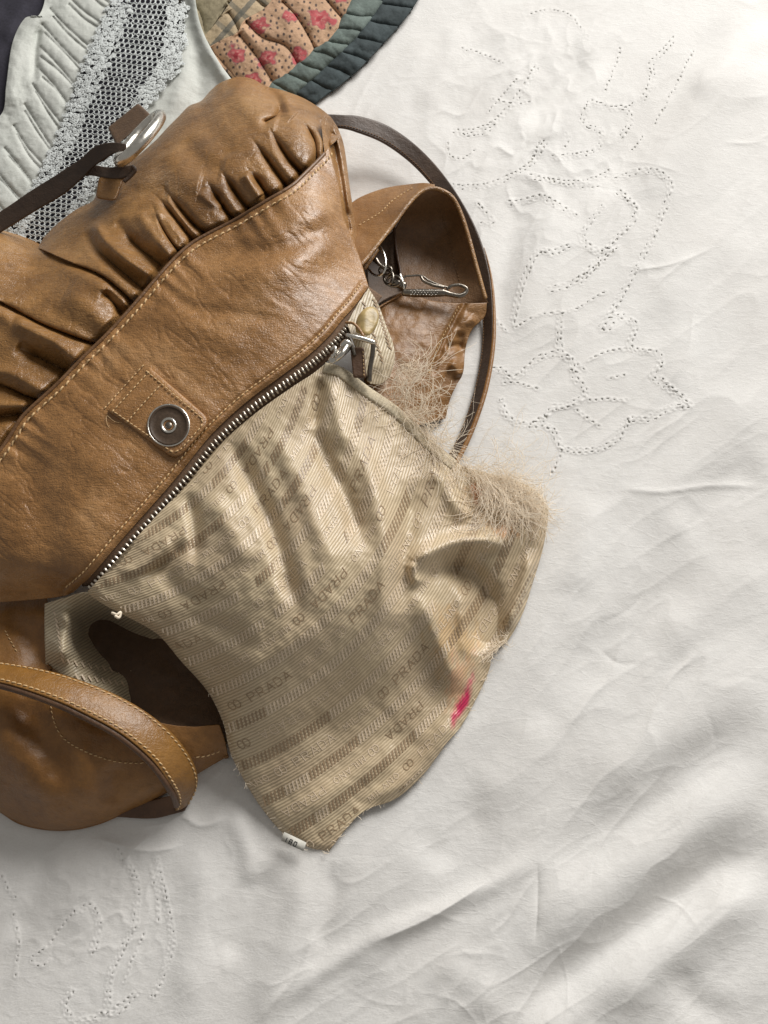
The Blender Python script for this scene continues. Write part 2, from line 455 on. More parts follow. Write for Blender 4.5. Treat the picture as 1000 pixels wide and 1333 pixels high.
def attr_mat(name, attr='print', rough=.85, bump=.3):
    m, nt, b = nodes(name); L = nt.links.new
    b.inputs['Roughness'].default_value = rough; b.inputs['Specular IOR Level'].default_value = .2
    at = N_(nt, 'ShaderNodeAttribute', attribute_name=attr); tc = N_(nt, 'ShaderNodeTexCoord')
    n = N_(nt, 'ShaderNodeTexNoise', i_Scale=420.0, i_Detail=4.0, i_Roughness=.7); L(tc.outputs['Object'], n.inputs['Vector'])
    mx = N_(nt, 'ShaderNodeMix', data_type='RGBA', blend_type='OVERLAY'); mx.inputs['Factor'].default_value = .45
    L(at.outputs['Color'], mx.inputs['A']); L(n.outputs['Fac'], mx.inputs['B']); L(mx.outputs['Result'], b.inputs['Base Color'])
    bp = N_(nt, 'ShaderNodeBump', i_Strength=bump, i_Distance=.001); L(n.outputs['Fac'], bp.inputs['Height']); L(bp.outputs[0], b.inputs['Normal'])
    return m


M = dict(
    tan=leather('tan_leather', (.325, .162, .055), (.19, .088, .025), (.46, .262, .115), rough=.34, grain=1.35, wr=.8, coat=.25),
    ruched=leather('ruched_leather', (.29, .146, .046), (.16, .074, .020), (.40, .225, .088), rough=.32, grain=1.3, wr=1.1),
    gold=leather('golden_leather', (.255, .116, .028), (.165, .070, .016), (.33, .16, .045), rough=.42, grain=.5, wr=.25),
    handle=leather('handle_leather', (.235, .108, .020), (.15, .064, .012), (.31, .155, .04), rough=.36, grain=.6, wr=.4),
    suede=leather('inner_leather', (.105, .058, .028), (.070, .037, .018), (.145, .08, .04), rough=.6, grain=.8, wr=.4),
    edge=leather('leather_edge', (.10, .048, .022), (.06, .028, .012), (.15, .075, .035), rough=.5, grain=.3, wr=.2),
    pocket=leather('pocket_leather', (.235, .112, .032), (.15, .068, .018), (.32, .165, .06), rough=.44, grain=.8, wr=.5),
    facing=leather('facing_leather', (.195, .100, .040), (.135, .066, .026), (.25, .135, .06), rough=.5, grain=1.2, wr=.5),
    welt=leather('welt_leather', (.165, .080, .030), (.11, .052, .02), (.22, .115, .05), rough=.45, grain=.5, wr=.4),
    dark=leather('dark_strap_leather', (.062, .038, .025), (.036, .022, .015), (.10, .062, .040), rough=.5, grain=.5, wr=.3),
    thread=plain('stitch_thread', (.66, .45, .23), .75, noise=.25, nscale=900, bump=.4),
    dthread=plain('brown_thread', (.26, .14, .06), .75, noise=.25, nscale=900, bump=.4),
    nickel=plain('worn_nickel', (.72, .69, .63), .24, 1.0, noise=.12, nscale=240),
    gun=plain('gunmetal', (.22, .195, .165), .28, 1.0, noise=.2, nscale=260),
    snap=plain('snap_disc_metal', (.070, .046, .030), .5, .0, noise=.25, nscale=500, bump=.15, spec=.25),
    teeth=plain('zip_tooth_metal', (.64, .58, .49), .30, 1.0, noise=.2, nscale=300),
    tape=plain('zipper_tape_cloth', (.15, .088, .05), .85, noise=.3, nscale=700, bump=.5),
    sheet=cotton('white_cotton', (.79, .775, .75), (.72, .70, .672)),
    under=cotton('under_cotton', (.78, .76, .71), (.72, .70, .65), weave=.3),
    garment=cotton('garment_cotton', (.60, .61, .57), (.46, .48, .44)),
    lace=plain('lace_thread', (.64, .67, .66), .85, noise=.15, nscale=800, bump=.5),
    navy=plain('navy_cloth_and_gap_shade', (.022, .020, .032), .9, noise=.3, nscale=300, bump=.4),
    lining=lining_mat('jacquard_lining', (.595, .472, .312), (.42, .325, .200), attr='stain'),
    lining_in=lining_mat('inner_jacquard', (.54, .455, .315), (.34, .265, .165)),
    motif_l=plain('pale_motif_thread', (.70, .565, .415), .38, noise=.18, nscale=600, bump=.3),
    motif_d=plain('umber_motif_thread', (.33, .23, .14), .38, noise=.25, nscale=600, bump=.3),
    selv=plain('selvedge_cloth', (.55, .47, .335), .8, noise=.2, nscale=900, bump=.5),
    fray=plain('frayed_thread', (.88, .765, .61), .7, noise=.08, nscale=200),
    label=plain('label_cloth', (.62, .60, .54), .8, noise=.1, nscale=900),
    ink=plain('label_ink', (.03, .03, .03), .8),
    quilt=attr_mat('quilt_print'),
)


def tag(o, label, cat, group=None):
    o['label'] = label; o['category'] = cat
    if group: o['group'] = group


def thing(name, label, cat, loc):
    o = bpy.data.objects.new(name, None); col.objects.link(o); o.location = loc; o.empty_display_size = .02; tag(o, label, cat); return o

# ================================================================== the bed sheet
CHAINS = [
    [(800, 232), (828, 221), (857, 222), (874, 238), (871, 262), (857, 298), (833, 346), (809, 389), (794, 413), (784, 428)],
    [(806, 247), (823, 262), (830, 276), (823, 293), (799, 317), (775, 346), (746, 370), (713, 381)],
    [(812, 256), (829, 270), (822, 286)],
    [(787, 269), (775, 283), (761, 305), (768, 319), (785, 326), (799, 317)],
    [(780, 340), (768, 352), (752, 362)], [(803, 322), (780, 345), (757, 368)],
    [(742, 322), (720, 331), (701, 331), (684, 365), (674, 400), (670, 420)],
    [(732, 408), (750, 402), (770, 390), (790, 379)],
    [(794, 408), (812, 410), (830, 425), (823, 451), (857, 458), (862, 475), (852, 490), (872, 503), (888, 518), (900, 528), (871, 535),
     (845, 548), (818, 550), (804, 574), (775, 588), (732, 586), (718, 562), (698, 550)],
    [(800, 420), (790, 430), (780, 427)], [(862, 492), (880, 508), (894, 516)], [(880, 525), (893, 533)],
    [(732, 408), (730, 430), (732, 456), (746, 470), (751, 490), (763, 505), (761, 518), (740, 530), (722, 533), (708, 548)],
    [(738, 462), (752, 474), (760, 480)], [(742, 480), (757, 486)], [(712, 541), (700, 545), (690, 553)],
    [(641, 478), (655, 480), (668, 490), (698, 466), (716, 459), (732, 456)],
    [(655, 518), (657, 532), (670, 547), (685, 550), (698, 556)],
    [(655, 497), (675, 499), (701, 506)], [(766, 521), (790, 520), (821, 521)], [(751, 533), (762, 543), (780, 554)],
    [(794, 492), (805, 490), (816, 487)], [(766, 468), (790, 458), (814, 454)], [(818, 545), (815, 560)],
    [(732, 586), (726, 600), (718, 618)], [(670, 427), (684, 418), (698, 411), (732, 406)], [(645, 415), (652, 424), (660, 432)],
    [(588, 168), (612, 168), (641, 158), (662, 138), (680, 112), (698, 82)], [(596, 174), (620, 176), (645, 168)],
    [(583, 185), (586, 202), (602, 206), (624, 190)], [(640, 128), (668, 135), (690, 132)], [(636, 146), (655, 122), (676, 98)],
    [(588, 240), (612, 241), (636, 238), (662, 228), (689, 211), (708, 182)], [(689, 226), (720, 233), (751, 235), (775, 230), (794, 221)],
    [(700, 230), (730, 238), (758, 244), (782, 243)],
    [(718, 202), (748, 200), (775, 192), (780, 173), (764, 166), (756, 154), (762, 140), (770, 130), (792, 138), (814, 139), (823, 158), (809, 182)],
    [(833, 130), (842, 114), (847, 96), (845, 82), (860, 66), (876, 48)], [(788, 118), (797, 96), (809, 62)], [(812, 140), (826, 134)],
    [(662, 262), (685, 258), (708, 254), (728, 266), (750, 279)], [(622, 264), (632, 276), (643, 290), (624, 288)],
    [(852, 163), (876, 118), (905, 62)], [(600, 62), (628, 70), (655, 82)], [(690, 18), (715, 12), (742, 20), (765, 48)],
    [(735, 193), (740, 180), (736, 174)], [(702, 185), (696, 200), (690, 214)], [(838, 176), (828, 190), (818, 200)],
    [(205, 1118), (212, 1150), (222, 1190), (226, 1228), (214, 1270), (200, 1300)], [(196, 1130), (203, 1160), (206, 1200)],
    [(152, 1104), (170, 1128), (180, 1152), (178, 1200), (160, 1240), (146, 1270), (142, 1310)], [(188, 1215), (172, 1250), (158, 1285)],
    [(98, 1184), (118, 1178), (130, 1196), (128, 1222), (120, 1245)], [(98, 1184), (80, 1206), (60, 1232), (38, 1248)],
    [(40, 1250), (52, 1258), (66, 1250)], [(95, 1290), (86, 1310), (100, 1326), (130, 1322), (155, 1308), (178, 1290)], [(130, 1318), (150, 1322), (165, 1312)],
    [(18, 1190), (24, 1230), (20, 1270)], [(2, 1140), (12, 1160), (22, 1172)],
    [(298, 990), (280, 1008), (262, 1026), (246, 1044)],
]
SHEET_STROKES = [  # points, mm, width, kind
    ([(960, 15), (900, 90), (850, 165), (800, 225), (760, 262)], -4.5, 22, 'g'), ([(1000, 60), (930, 130), (880, 190), (820, 260)], 4.5, 34, 'g'),
    ([(1010, 30), (950, 80), (900, 130)], 3, 18, 'g'), ([(770, 60), (722, 125), (680, 160)], -3.2, 15, 'g'), ([(800, 70), (745, 140), (690, 190)], 2.5, 16, 'g'),
    ([(560, 40), (530, 110), (480, 180)], 2.4, 22, 'g'), ([(650, 40), (615, 110), (575, 190)], -2.2, 20, 'g'), ([(600, 20), (580, 80), (545, 150)], 2.0, 16, 'g'),
    ([(690, 235), (672, 290), (655, 360), (645, 430)], -4.0, 20, 'g'), ([(735, 250), (712, 320), (690, 390), (675, 450)], 3.2, 24, 'g'),
    ([(860, 330), (820, 390), (790, 420)], -1.6, 14, 'g'), ([(910, 330), (870, 345), (820, 352)], 1.2, 6, 'v'), ([(980, 300), (900, 350), (850, 420)], 2.0, 30, 'g'),
    ([(1010, 500), (940, 560), (880, 640), (830, 700)], 3.0, 42, 'g'), ([(1000, 610), (930, 640), (880, 690)], -2.4, 30, 'g'),
    ([(1000, 635), (930, 632), (860, 640), (800, 634)], 1.4, 5, 'v'), ([(930, 740), (850, 790), (780, 850), (720, 900)], -3.0, 38, 'g'), ([(1000, 720), (920, 790), (850, 850)], 2.5, 30, 'g'),
    ([(1010, 1075), (930, 1135), (840, 1200), (740, 1270), (660, 1335)], -8.0, 30, 'g'), ([(1010, 1140), (930, 1200), (850, 1260), (780, 1333)], 6.5, 32, 'g'),
    ([(1010, 1010), (900, 1080), (790, 1160), (680, 1240)], 5.0, 34, 'g'), ([(1010, 850), (930, 915), (830, 990), (760, 1050)], 4.5, 40, 'g'), ([(1000, 940), (900, 1000), (800, 1070), (700, 1150)], -4.0, 30, 'g'),
    ([(720, 1090), (660, 1140), (580, 1182), (500, 1215), (420, 1265), (330, 1330)], 3.0, 14, 'g'), ([(640, 1145), (560, 1195), (480, 1230)], 2.6, 9, 'v'),
    ([(700, 1120), (700, 1180), (696, 1230)], -1.4, 7, 'v'), ([(395, 1115), (390, 1180), (368, 1250), (320, 1330)], 3.0, 20, 'g'), ([(350, 1120), (330, 1180), (290, 1260)], -2.6, 20, 'g'),
    ([(440, 1120), (430, 1180), (410, 1240)], -2.0, 14, 'g'), ([(250, 1085), (262, 1160), (248, 1240), (240, 1330)], 2.6, 24, 'g'),
    ([(300, 1050), (325, 1120), (322, 1160)], 2.2, 14, 'g'), ([(60, 1090), (50, 1150), (20, 1230)], -2.2, 16, 'g'), ([(140, 1085), (110, 1150), (90, 1230)], 2.0, 22, 'g'),
    ([(560, 1090), (520, 1180), (470, 1300)], 2.4, 34, 'g'), ([(640, 1010), (600, 1080), (560, 1140)], -2.0, 22, 'g'), ([(720, 930), (670, 1010), (610, 1060)], 2.4, 26, 'g'),
    ([(880, 1250), (900, 1300), (960, 1333)], -2.0, 20, 'g'), ([(560, 1240), (620, 1290), (640, 1333)], 2.0, 26, 'g'), ([(770, 640), (760, 700), (740, 780)], 1.8, 26, 'g'),
    ([(120, 1090), (190, 1108), (240, 1100)], 1.6, 7, 'v'), ([(225, 1050), (260, 1075), (300, 1062)], 1.8, 8, 'v'), ([(200, 1085), (170, 1110), (160, 1130)], 1.5, 6, 'v'),
    ([(600, 640), (700, 560), (760, 480), (790, 430)], 1.4, 20, 'g'), ([(900, 420), (880, 480), (900, 520)], 1.2, 16, 'g'),
]


_cr = random.Random(12); CREASES = []
for _ in range(75):
    x0, y0 = _cr.uniform(380, 1000), _cr.uniform(-20, 1330)
    if x0 < 640 and y0 < 1080: x0, y0 = _cr.uniform(0, 1000), _cr.uniform(1060, 1330)
    an = _cr.choice([-.75, -.75, -.95, 1.9, .15]) + _cr.gauss(0, .25); ln = _cr.uniform(35, 150); bd = _cr.gauss(0, .12) * ln
    CREASES.append(([(x0, y0), (x0 + ln / 2 * math.cos(an) - bd * math.sin(an), y0 + ln / 2 * math.sin(an) + bd * math.cos(an)), (x0 + ln * math.cos(an), y0 + ln * math.sin(an))], _cr.choice([-1, 1, 1]) * _cr.uniform(.3, .8) * (.6 if y0 > 900 else 1), _cr.uniform(3.5, 6.5)))


def sheet_h(px, py):
    px = np.asarray(px, float); py = np.asarray(py, float)
    h = np.zeros(px.shape)
    for pts, a, w, k in SHEET_STROKES: h = h + stroke(px, py, pts, a * 1.05, w, k)
    # crumple running along the diagonal
    wx = 18 * fbm(px / 130, py / 130, 71, 2); u = px * .80 + py * .60 + wx; v = -px * .60 + py * .80
    h = h + 1.5 * fbm(u / 95, v / 330, 3, 3)
    up = np.clip((900 - py) / 700, 0, 1)
    amp = .35 + .65 * sstep(-.3, .5, fbm(px / 210, py / 210, 55, 2))
    rg = 1 - np.abs(fbm(u / 60 + 5, v / 260, 11, 2))
    h = h + 1.3 * amp * np.clip(rg, 0, 1)**3
    f2 = px * .55 + py * .83; g2 = -px * .83 + py * .55
    h = h + .5 * amp * np.clip(1 - np.abs(fbm(f2 / 36, g2 / 110, 23, 2)), 0, 1)**3
    h = h + .10 * fbm(px / 18, py / 24, 61, 2)
    for pts, a_, w_ in CREASES: h = h + stroke(px, py, pts, a_, w_, 'v', (.4, .4))
    # stronger puckers in the worked area
    wk = np.exp(-(((px - 690) / 140)**2 + ((py - 170) / 170)**2)) + .6 * np.exp(-(((px - 130) / 130)**2 + ((py - 1180) / 90)**2))
    rg3 = 1 - np.abs(fbm(u / 26, v / 42, 31, 2)); h = h + 1.2 * wk * np.clip(rg3, 0, 1)**1.8 + .22 * wk * fbm(px / 11, py / 14, 83, 2)
    return h


def gaxis(parts):
    out = []
    for a, b, s in parts: out.append(np.arange(a, b, s))
    return np.r_[np.concatenate(out), parts[-1][1]]


gx = gaxis([(-420, -60, 24), (-60, 0, 2.6), (0, 240, 1.5), (240, 570, 2.6), (570, 912, 1.15), (912, 1060, 2.6), (1060, 1420, 24)])
gy = gaxis([(-300, -60, 24), (-60, 10, 2.6), (10, 625, 1.15), (625, 1095, 2.6), (1095, 1333, 1.6), (1333, 1390, 2.6), (1390, 1700, 24)])
GX, GY = np.meshgrid(gx, gy)
GH = sheet_h(GX, GY)
hole = np.zeros(GX.shape, bool)
RUNS = [(spline(ch), 1.0) for ch in CHAINS] + [(offset_curve(spline(ch), 5.0), .85) for ch in CHAINS if len(ch) > 4]
for ci, (c, hs_) in enumerate(RUNS):
    L = np.r_[0, np.cumsum(np.hypot(*np.diff(c, axis=0).T))]
    far = np.mean(c[:, 1]) < 250; low = np.mean(c[:, 1]) > 1000
    s = 2.0; sp = 6.2 if far else 8.0
    tt = np.gradient(c, axis=0)
    while s < L[-1]:
        x = np.interp(s, L, c[:, 0]) + random.gauss(0, .5); y = np.interp(s, L, c[:, 1]) + random.gauss(0, .5)
        tx = np.interp(s, L, tt[:, 0]); ty = np.interp(s, L, tt[:, 1]); n = math.hypot(tx, ty) + 1e-9; tx /= n; ty /= n
        a = hs_ * (2.1 if far else 2.3) * random.uniform(.65, 1.15); b = hs_ * (1.25 if far else 1.25) * random.uniform(.7, 1.2)
        i0, i1 = np.searchsorted(gx, [x - 12, x + 12]); j0, j1 = np.searchsorted(gy, [y - 12, y + 12])
        sx, sy = GX[j0:j1, i0:i1] - x, GY[j0:j1, i0:i1] - y
        q = np.hypot((sx * tx + sy * ty) / a, (-sx * ty + sy * tx) / b)
        if random.random() > (.08 if hs_ == 1 else .5): hole[j0:j1, i0:i1] |= q < 1
        GH[j0:j1, i0:i1] += .30 * np.exp(-((q - 1.8) / .8)**2) * (.6 if far else 1) - .12 * np.exp(-(q / 1.2)**2)
        s += sp * random.uniform(.85, 1.2)
F = grid_faces(*GX.shape)
keep = ~hole.ravel()[F].all(axis=1) & (hole.ravel()[F].sum(axis=1) < 3)
sheet = link('bed_sheet', mesh_np('bed_sheet', P(GX, GY, GH), F[keep]), M['sheet'])
sheet['kind'] = 'structure'; sheet['label'] = 'crumpled white cotton bed sheet with drawn-thread openwork embroidery'
bx, by = np.meshgrid(np.r_[np.linspace(-420, -60, 8), np.linspace(-50, 1050, 260), np.linspace(1060, 1420, 8)], np.r_[np.linspace(-300, -60, 8), np.linspace(-50, 1380, 330), np.linspace(1390, 1700, 8)])
mattress = surface('mattress_cover', bx, by, sheet_h(bx, by) - .45, M['under'], None)
mattress['kind'] = 'structure'

# ================================================================== quilt, lace garment, navy cloth
quilt = thing('patchwork_quilt', 'folded patchwork quilt with pink flower print and grey-green puffed border', 'quilt', tuple(P(400, 60, 0)))
QB = tps([(240, -40, 14), (262, 40, 14), (320, 120, 12), (300, 20, 20), (350, 60, 22), (400, 30, 22), (440, 0, 20), (410, 64, 18), (365, 105, 16),
          (460, 60, 13), (415, 130, 5), (500, 55, 6), (545, 0, 7), (570, -40, 7), (400, -50, 20), (480, 20, 15), (370, 150, 8)])
BIN = [(478, -40), (458, 0), (446, 26), (432, 48), (410, 66), (390, 84), (362, 104), (340, 125)]
BMID = [(522, -40), (500, 0), (478, 32), (456, 58), (430, 82), (410, 101), (388, 120), (365, 142)]
BOUT = [(565, -40), (543, 2), (520, 34), (496, 60), (470, 88), (442, 112), (414, 133), (390, 160)]


def xlines(A, B, n):
    a = spline(A, n); b = spline(B, n); return [[tuple(p), tuple((p + q) / 2 + rng.normal(0, 1.5, 2)), tuple(q)] for p, q in zip(a, b)]


def quilt_patch(name, top, bottom, left, right, nu, nv, lines, amp, w, paint):
    X, Y = coons(top, bottom, left, right, nu, nv)
    H = QB(X, Y) + puff(X, Y, lines, amp, w, .05) + .7 * fbm(X / 14, Y / 14, 5, 3)
    o = surface(name, X, Y, H, M['quilt'], quilt, thick=2.0, colr=paint(X, Y)); return o


def mixc(a, b, t): return a * (1 - t[..., None]) + np.asarray(b) * t[..., None]


FLOWERS = [(336, 33, 13, 9), (377, 22, 11, 8), (417, 25, 15, 11), (308, 71, 13, 12), (346, 76, 13, 10), (389, 72, 11, 9), (352, -12, 11, 9), (440, -6, 10, 8), (330, 105, 10, 8)]


def paint_floral(X, Y):
    C = np.zeros(X.shape + (3,)); C[:] = (.47, .30, .19)
    C *= (1 + .12 * fbm(X / 30, Y / 30, 2, 3))[..., None]
    # small dark sprigs
    gx_, gy_ = X / 8.5, Y / 8.5; ix, iy = np.floor(gx_), np.floor(gy_ + .5 * (ix_ := np.floor(gx_)) % 1)
    jx = .5 + .28 * np.sin(ix * 12.9 + iy * 78.2); jy = .5 + .28 * np.sin(ix * 39.3 + iy * 11.1)
    d = np.hypot(gx_ - ix - jx, (gy_ - iy - jy) * .75); C = mixc(C, (.09, .065, .055), 1 - sstep(.13, .24, d))
    for fx, fy, rx, ry in FLOWERS:
        th = np.arctan2((Y - fy) / ry, (X - fx) / rx); r = np.hypot((X - fx) / rx, (Y - fy) / ry) * (1 + .16 * np.cos(5 * th + fx)) + .34 * fbm(X / 7, Y / 7, int(fx), 3)
        C = mixc(C, (.30, .16, .14), (1 - sstep(1.0, 1.12, r)) * .9)
        C = mixc(C, (.40, .085, .09), 1 - sstep(.82, .98, r))
        C = mixc(C, (.50, .22, .19), (1 - sstep(.3, .8, r)) * (.5 + .5 * np.cos(5 * th + fx)) * .9)
        C = mixc(C, (.35, .05, .06), (1 - sstep(.08, .25, r)))
    return np.clip(C, 0, 1)


def paint_plaid(X, Y):
    C = np.zeros(X.shape + (3,)); C[:] = (.40, .31, .20)
    u = X * .75 + Y * .66; v = -X * .66 + Y * .75
    C = mixc(C, (.10, .105, .095), .75 * (np.abs((u / 26) % 1 - .5) < .13)); C = mixc(C, (.12, .12, .10), .65 * (np.abs((v / 30) % 1 - .5) < .11))
    return C


def paint_solid(c, v=.18):
    def f(X, Y):
        C = np.zeros(X.shape + (3,)); C[:] = c
        k = np.floor((X * .6 - Y * .8) / 21.0); return np.clip(C * (1 + v * np.sin(k * 2.7) + .15 * fbm(X / 9, Y / 9, 8, 3))[..., None], 0, 1)
    return f


quilt_patch('floral_patch', [(272, 61), (292, 50), (309, 42), (318, 26), (349, 6), (376, -40)], [(330, 140), (345, 118), (362, 104), (390, 84), (410, 66), (432, 48), (446, 26), (458, 0), (478, -40)],
            [(272, 61), (284, 82), (305, 100), (330, 140)], [(376, -40), (420, -44), (478, -40)], 220, 150,
            [[(309, 42), (330, 68), (345, 90), (356, 108)], [(318, 26), (340, 48), (372, 60), (388, 84)], [(365, 0), (384, 19), (400, 44), (411, 66)], [(400, -30), (425, 0), (447, 26)], [(272, 61), (300, 92), (330, 130)]], 5.5, 16, paint_floral)
quilt_patch('plaid_patch', [(288, 20), (298, 6), (318, -20), (330, -40)], [(272, 61), (292, 50), (309, 42), (318, 26), (349, 6), (376, -40)], [(288, 20), (276, 36), (266, 48), (272, 61)], [(330, -40), (350, -42), (376, -40)], 110, 70,
            [[(296, 14), (305, 28), (312, 42)], [(318, -20), (334, 0), (346, 10)]], 4.5, 12, paint_plaid)
quilt_patch('sage_patch', [(225, -40), (260, -42), (330, -40)], [(240, 30), (255, 45), (264, 50), (280, 28), (296, 4)], [(225, -40), (230, 0), (240, 30)], [(330, -40), (315, -18), (296, 4)], 90, 70,
            [[(250, 0), (262, 20), (266, 40)]], 4, 12, paint_solid((.27, .23, .15)))
quilt_patch('pale_border', BIN, BMID, [BIN[0], BMID[0]], [BIN[-1], BMID[-1]], 190, 50, xlines(BIN, BMID, 11) + [BIN, BMID], 4.5, 9, paint_solid((.125, .155, .14)))
quilt_patch('dark_border', BMID, BOUT, [BMID[0], BOUT[0]], [BMID[-1], BOUT[-1]], 190, 60, xlines(BMID, BOUT, 10) + [BMID], 4.5, 10, paint_solid((.048, .062, .065)))

garment = thing('lace_trimmed_garment', 'pale pleated cotton garment with a wide net lace band beside the handbag', 'garment', tuple(P(120, 140, 0)))
LL = [(160, -45), (150, -10), (132, 30), (115, 70), (97, 115), (80, 165), (62, 205), (42, 245), (18, 285), (0, 330)]
LR = [(232, -45), (238, -5), (240, 30), (236, 70), (222, 100), (203, 122), (178, 160), (152, 205), (120, 250), (90, 300), (70, 340)]
GB = tps([(60, -50, 16), (57, 20, 17), (30, 27, 15), (10, 70, 15), (2, 150, 13), (-80, 200, 12), (70, 60, 20), (60, 140, 18), (20, 230, 15), (120, 20, 22), (200, 0, 24), (240, 60, 22), (180, 120, 24),
          (110, 180, 20), (60, 260, 15), (250, -40, 22), (300, 105, 16), (262, 45, 19), (0, 330, 8), (340, 160, 8), (230, 140, 18)])
PLEATS = [[(62, 8), (88, 36), (120, 64)], [(52, 28), (80, 60), (112, 92)], [(50, 58), (76, 85), (102, 116)], [(46, 84), (70, 110), (92, 140)], [(86, -8), (106, 12), (128, 28)], [(40, 106), (62, 138), (84, 166)],
          [(30, 132), (50, 165), (70, 196)], [(16, 160), (36, 192), (58, 216)], [(4, 190), (24, 214), (44, 240)], [(108, -30), (124, -10), (142, 4)], [(-10, 215), (10, 240), (30, 262)], [(-20, 245), (0, 268), (14, 285)]]
PLEATS2 = [[(p[0] + random.gauss(3, 1.5), p[1] + 11 + random.gauss(0, 2)) for p in q] for q in PLEATS]
X, Y = coons([(60, -50), (110, -48), (160, -45)], [(-100, 330), (-50, 330), (0, 330)], [(60, -50), (59, -5), (50, 20), (32, 24), (16, 56), (8, 110), (2, 148), (-30, 165), (-100, 200), (-100, 330)], LL, 130, 300)
H = GB(X, Y) + puff(X, Y, PLEATS + PLEATS2, 2.6, 9, .06) + stroke(X, Y, [(45, 20), (28, 45), (18, 90), (10, 150)], 5, 13, 'g', (0, .2)) + stroke(X, Y, [(54, 25), (47, 60), (44, 110)], -4, 5, 'g') + .5 * fbm(X / 12, Y / 12, 4, 3)
surface('pleated_panel', X, Y, H, M['garment'], garment, thick=1.0, skirt=[('l', 2, 6)])
X, Y = coons([(232, -45), (240, -46), (250, -45)], [(70, 345), (180, 300), (345, 165)], LR, [(250, -45), (256, 10), (266, 45), (285, 80), (305, 108), (345, 165)], 130, 200)
H = GB(X, Y) - 2 + stroke(X, Y, [(250, -20), (258, 25), (268, 55), (286, 88), (308, 120)], 7, 10, 'g', (0, 0)) + stroke(X, Y, [(242, 60), (235, 110), (222, 150)], 2.5, 10) + stroke(X, Y, [(256, 70), (262, 110), (255, 140)], -2.5, 10) + .5 * fbm(X / 16, Y / 16, 9, 3)
surface('plain_panel', X, Y, H, M['garment'], garment, thick=1.0, skirt=[('r', 2, 5)])
# net lace: a honeycomb of thread rings, open in the middle and closer worked at both borders
nl = 62; la = spline(LL, 200); lb = spline(LR, 200)
Vs, Fs, off = [], [], 0
rows = np.linspace(0, 199, nl)
for ri, r in enumerate(rows):
    a = np.array([np.interp(r, np.arange(200), la[:, k]) for k in (0, 1)]); b = np.array([np.interp(r, np.arange(200), lb[:, k]) for k in (0, 1)])
    a2 = np.array([np.interp(min(r + 3.2, 199), np.arange(200), la[:, k]) for k in (0, 1)]); b2 = np.array([np.interp(min(r + 3.2, 199), np.arange(200), lb[:, k]) for k in (0, 1)])
    wdt = np.linalg.norm(b - a); nc = max(6, int(wdt / 6.6))
    for k in range(-1, nc + 1):
        f = (k + .5 + .5 * (ri % 2)) / nc
        sc = .02 * math.sin(ri * 1.05)
        if f < -.02 or f > 1.03 + sc: continue
        e1 = (b - a) / nc; e2 = (a2 - a) * (1 - f) + (b2 - b) * f; e2 = e2 / 1.0
        c = a + (b - a) * f
        border = f < .28 or f > .78
        if not border: rings = [(c, .60, random.uniform(.34, .43), 1.0)]
        else: rings = [(c + e1 * random.uniform(-.4, .4) + e2 * random.uniform(-.4, .4), random.uniform(.26, .42), random.uniform(.06, .2), random.uniform(.6, 1.5)) for _ in range(6)]
        for cc, ro, rin, sq in rings:
            ang = np.linspace(0, 2 * math.pi, 9)[:-1] + random.random(); jit = 1 + np.array([random.gauss(0, .10 if not border else .22) for _ in range(8)]); lift = random.uniform(-.2, .5) if border else random.uniform(-.1, .1)
            for rad, hh in ((ro, 0), ((ro + rin) / 2, .6 if not border else .3), (rin, 0)):
                x = cc[0] + rad * jit * (e1[0] * np.cos(ang) * sq + e2[0] * np.sin(ang)); y = cc[1] + rad * jit * (e1[1] * np.cos(ang) * sq + e2[1] * np.sin(ang))
                Vs.append(P(x, y, GB(x, y) + 1.5 + hh + lift))
            i = np.arange(8) + off; j = np.roll(i, -1)
            Fs += [np.stack([i, j, j + 8, i + 8], -1), np.stack([i + 8, j + 8, j + 16, i + 16], -1)]; off += 24
lace = link('lace_band', mesh_np('lace_band', np.vstack(Vs), np.vstack(Fs)), M['lace'], garment); lace['kind'] = 'stuff'
navy_c = coons([(-140, -80), (60, -80), (260, -70)], [(-140, 200), (20, 300), (75, 330)], [(-140, -80), (-140, 60), (-140, 200)], [(260, -70), (205, 100), (75, 330)], 120, 120)  # real cloth in the corner; under the lace its dark colour replaces a shaded gap
nH = tps([(-140, -80, 13), (60, -80, 12), (0, 40, 12), (-100, 200, 8), (30, 20, 11), (150, 0, 11), (100, 150, 9), (60, 300, 7), (240, -50, 9)])(*navy_c) + 1.2 * fbm(navy_c[0] / 40, navy_c[1] / 40, 6, 3) + stroke(*navy_c, [(0, 60), (20, 20), (50, -30)], 3, 10)
navy = surface('navy_cloth_and_gap_shade', *navy_c, nH, M['navy'], None, thick=1.0, skirt=[('l', 2, 2)])
tag(navy, 'dark navy cloth showing in the corner, extended beneath the lace in place of shade', 'cloth')

# ================================================================== the handbag
bag = thing('handbag', 'slouchy tan leather handbag with its torn lining pulled out over the bed', 'handbag', tuple(P(230, 600, 0)))

SEAM = [(-70, 662), (-10, 600), (15, 565), (32, 540), (75, 500), (107, 467), (140, 435), (172, 400), (200, 367), (225, 339), (247, 319), (270, 305), (305, 287), (350, 260), (380, 242), (402, 221), (420, 203), (428, 192)]
ZIP = [(92, 773), (105, 762), (120, 748), (160, 701), (200, 656), (232, 619), (276, 565), (320, 524), (360, 494), (400, 464), (428, 438), (446, 416), (463, 397), (480, 373)]

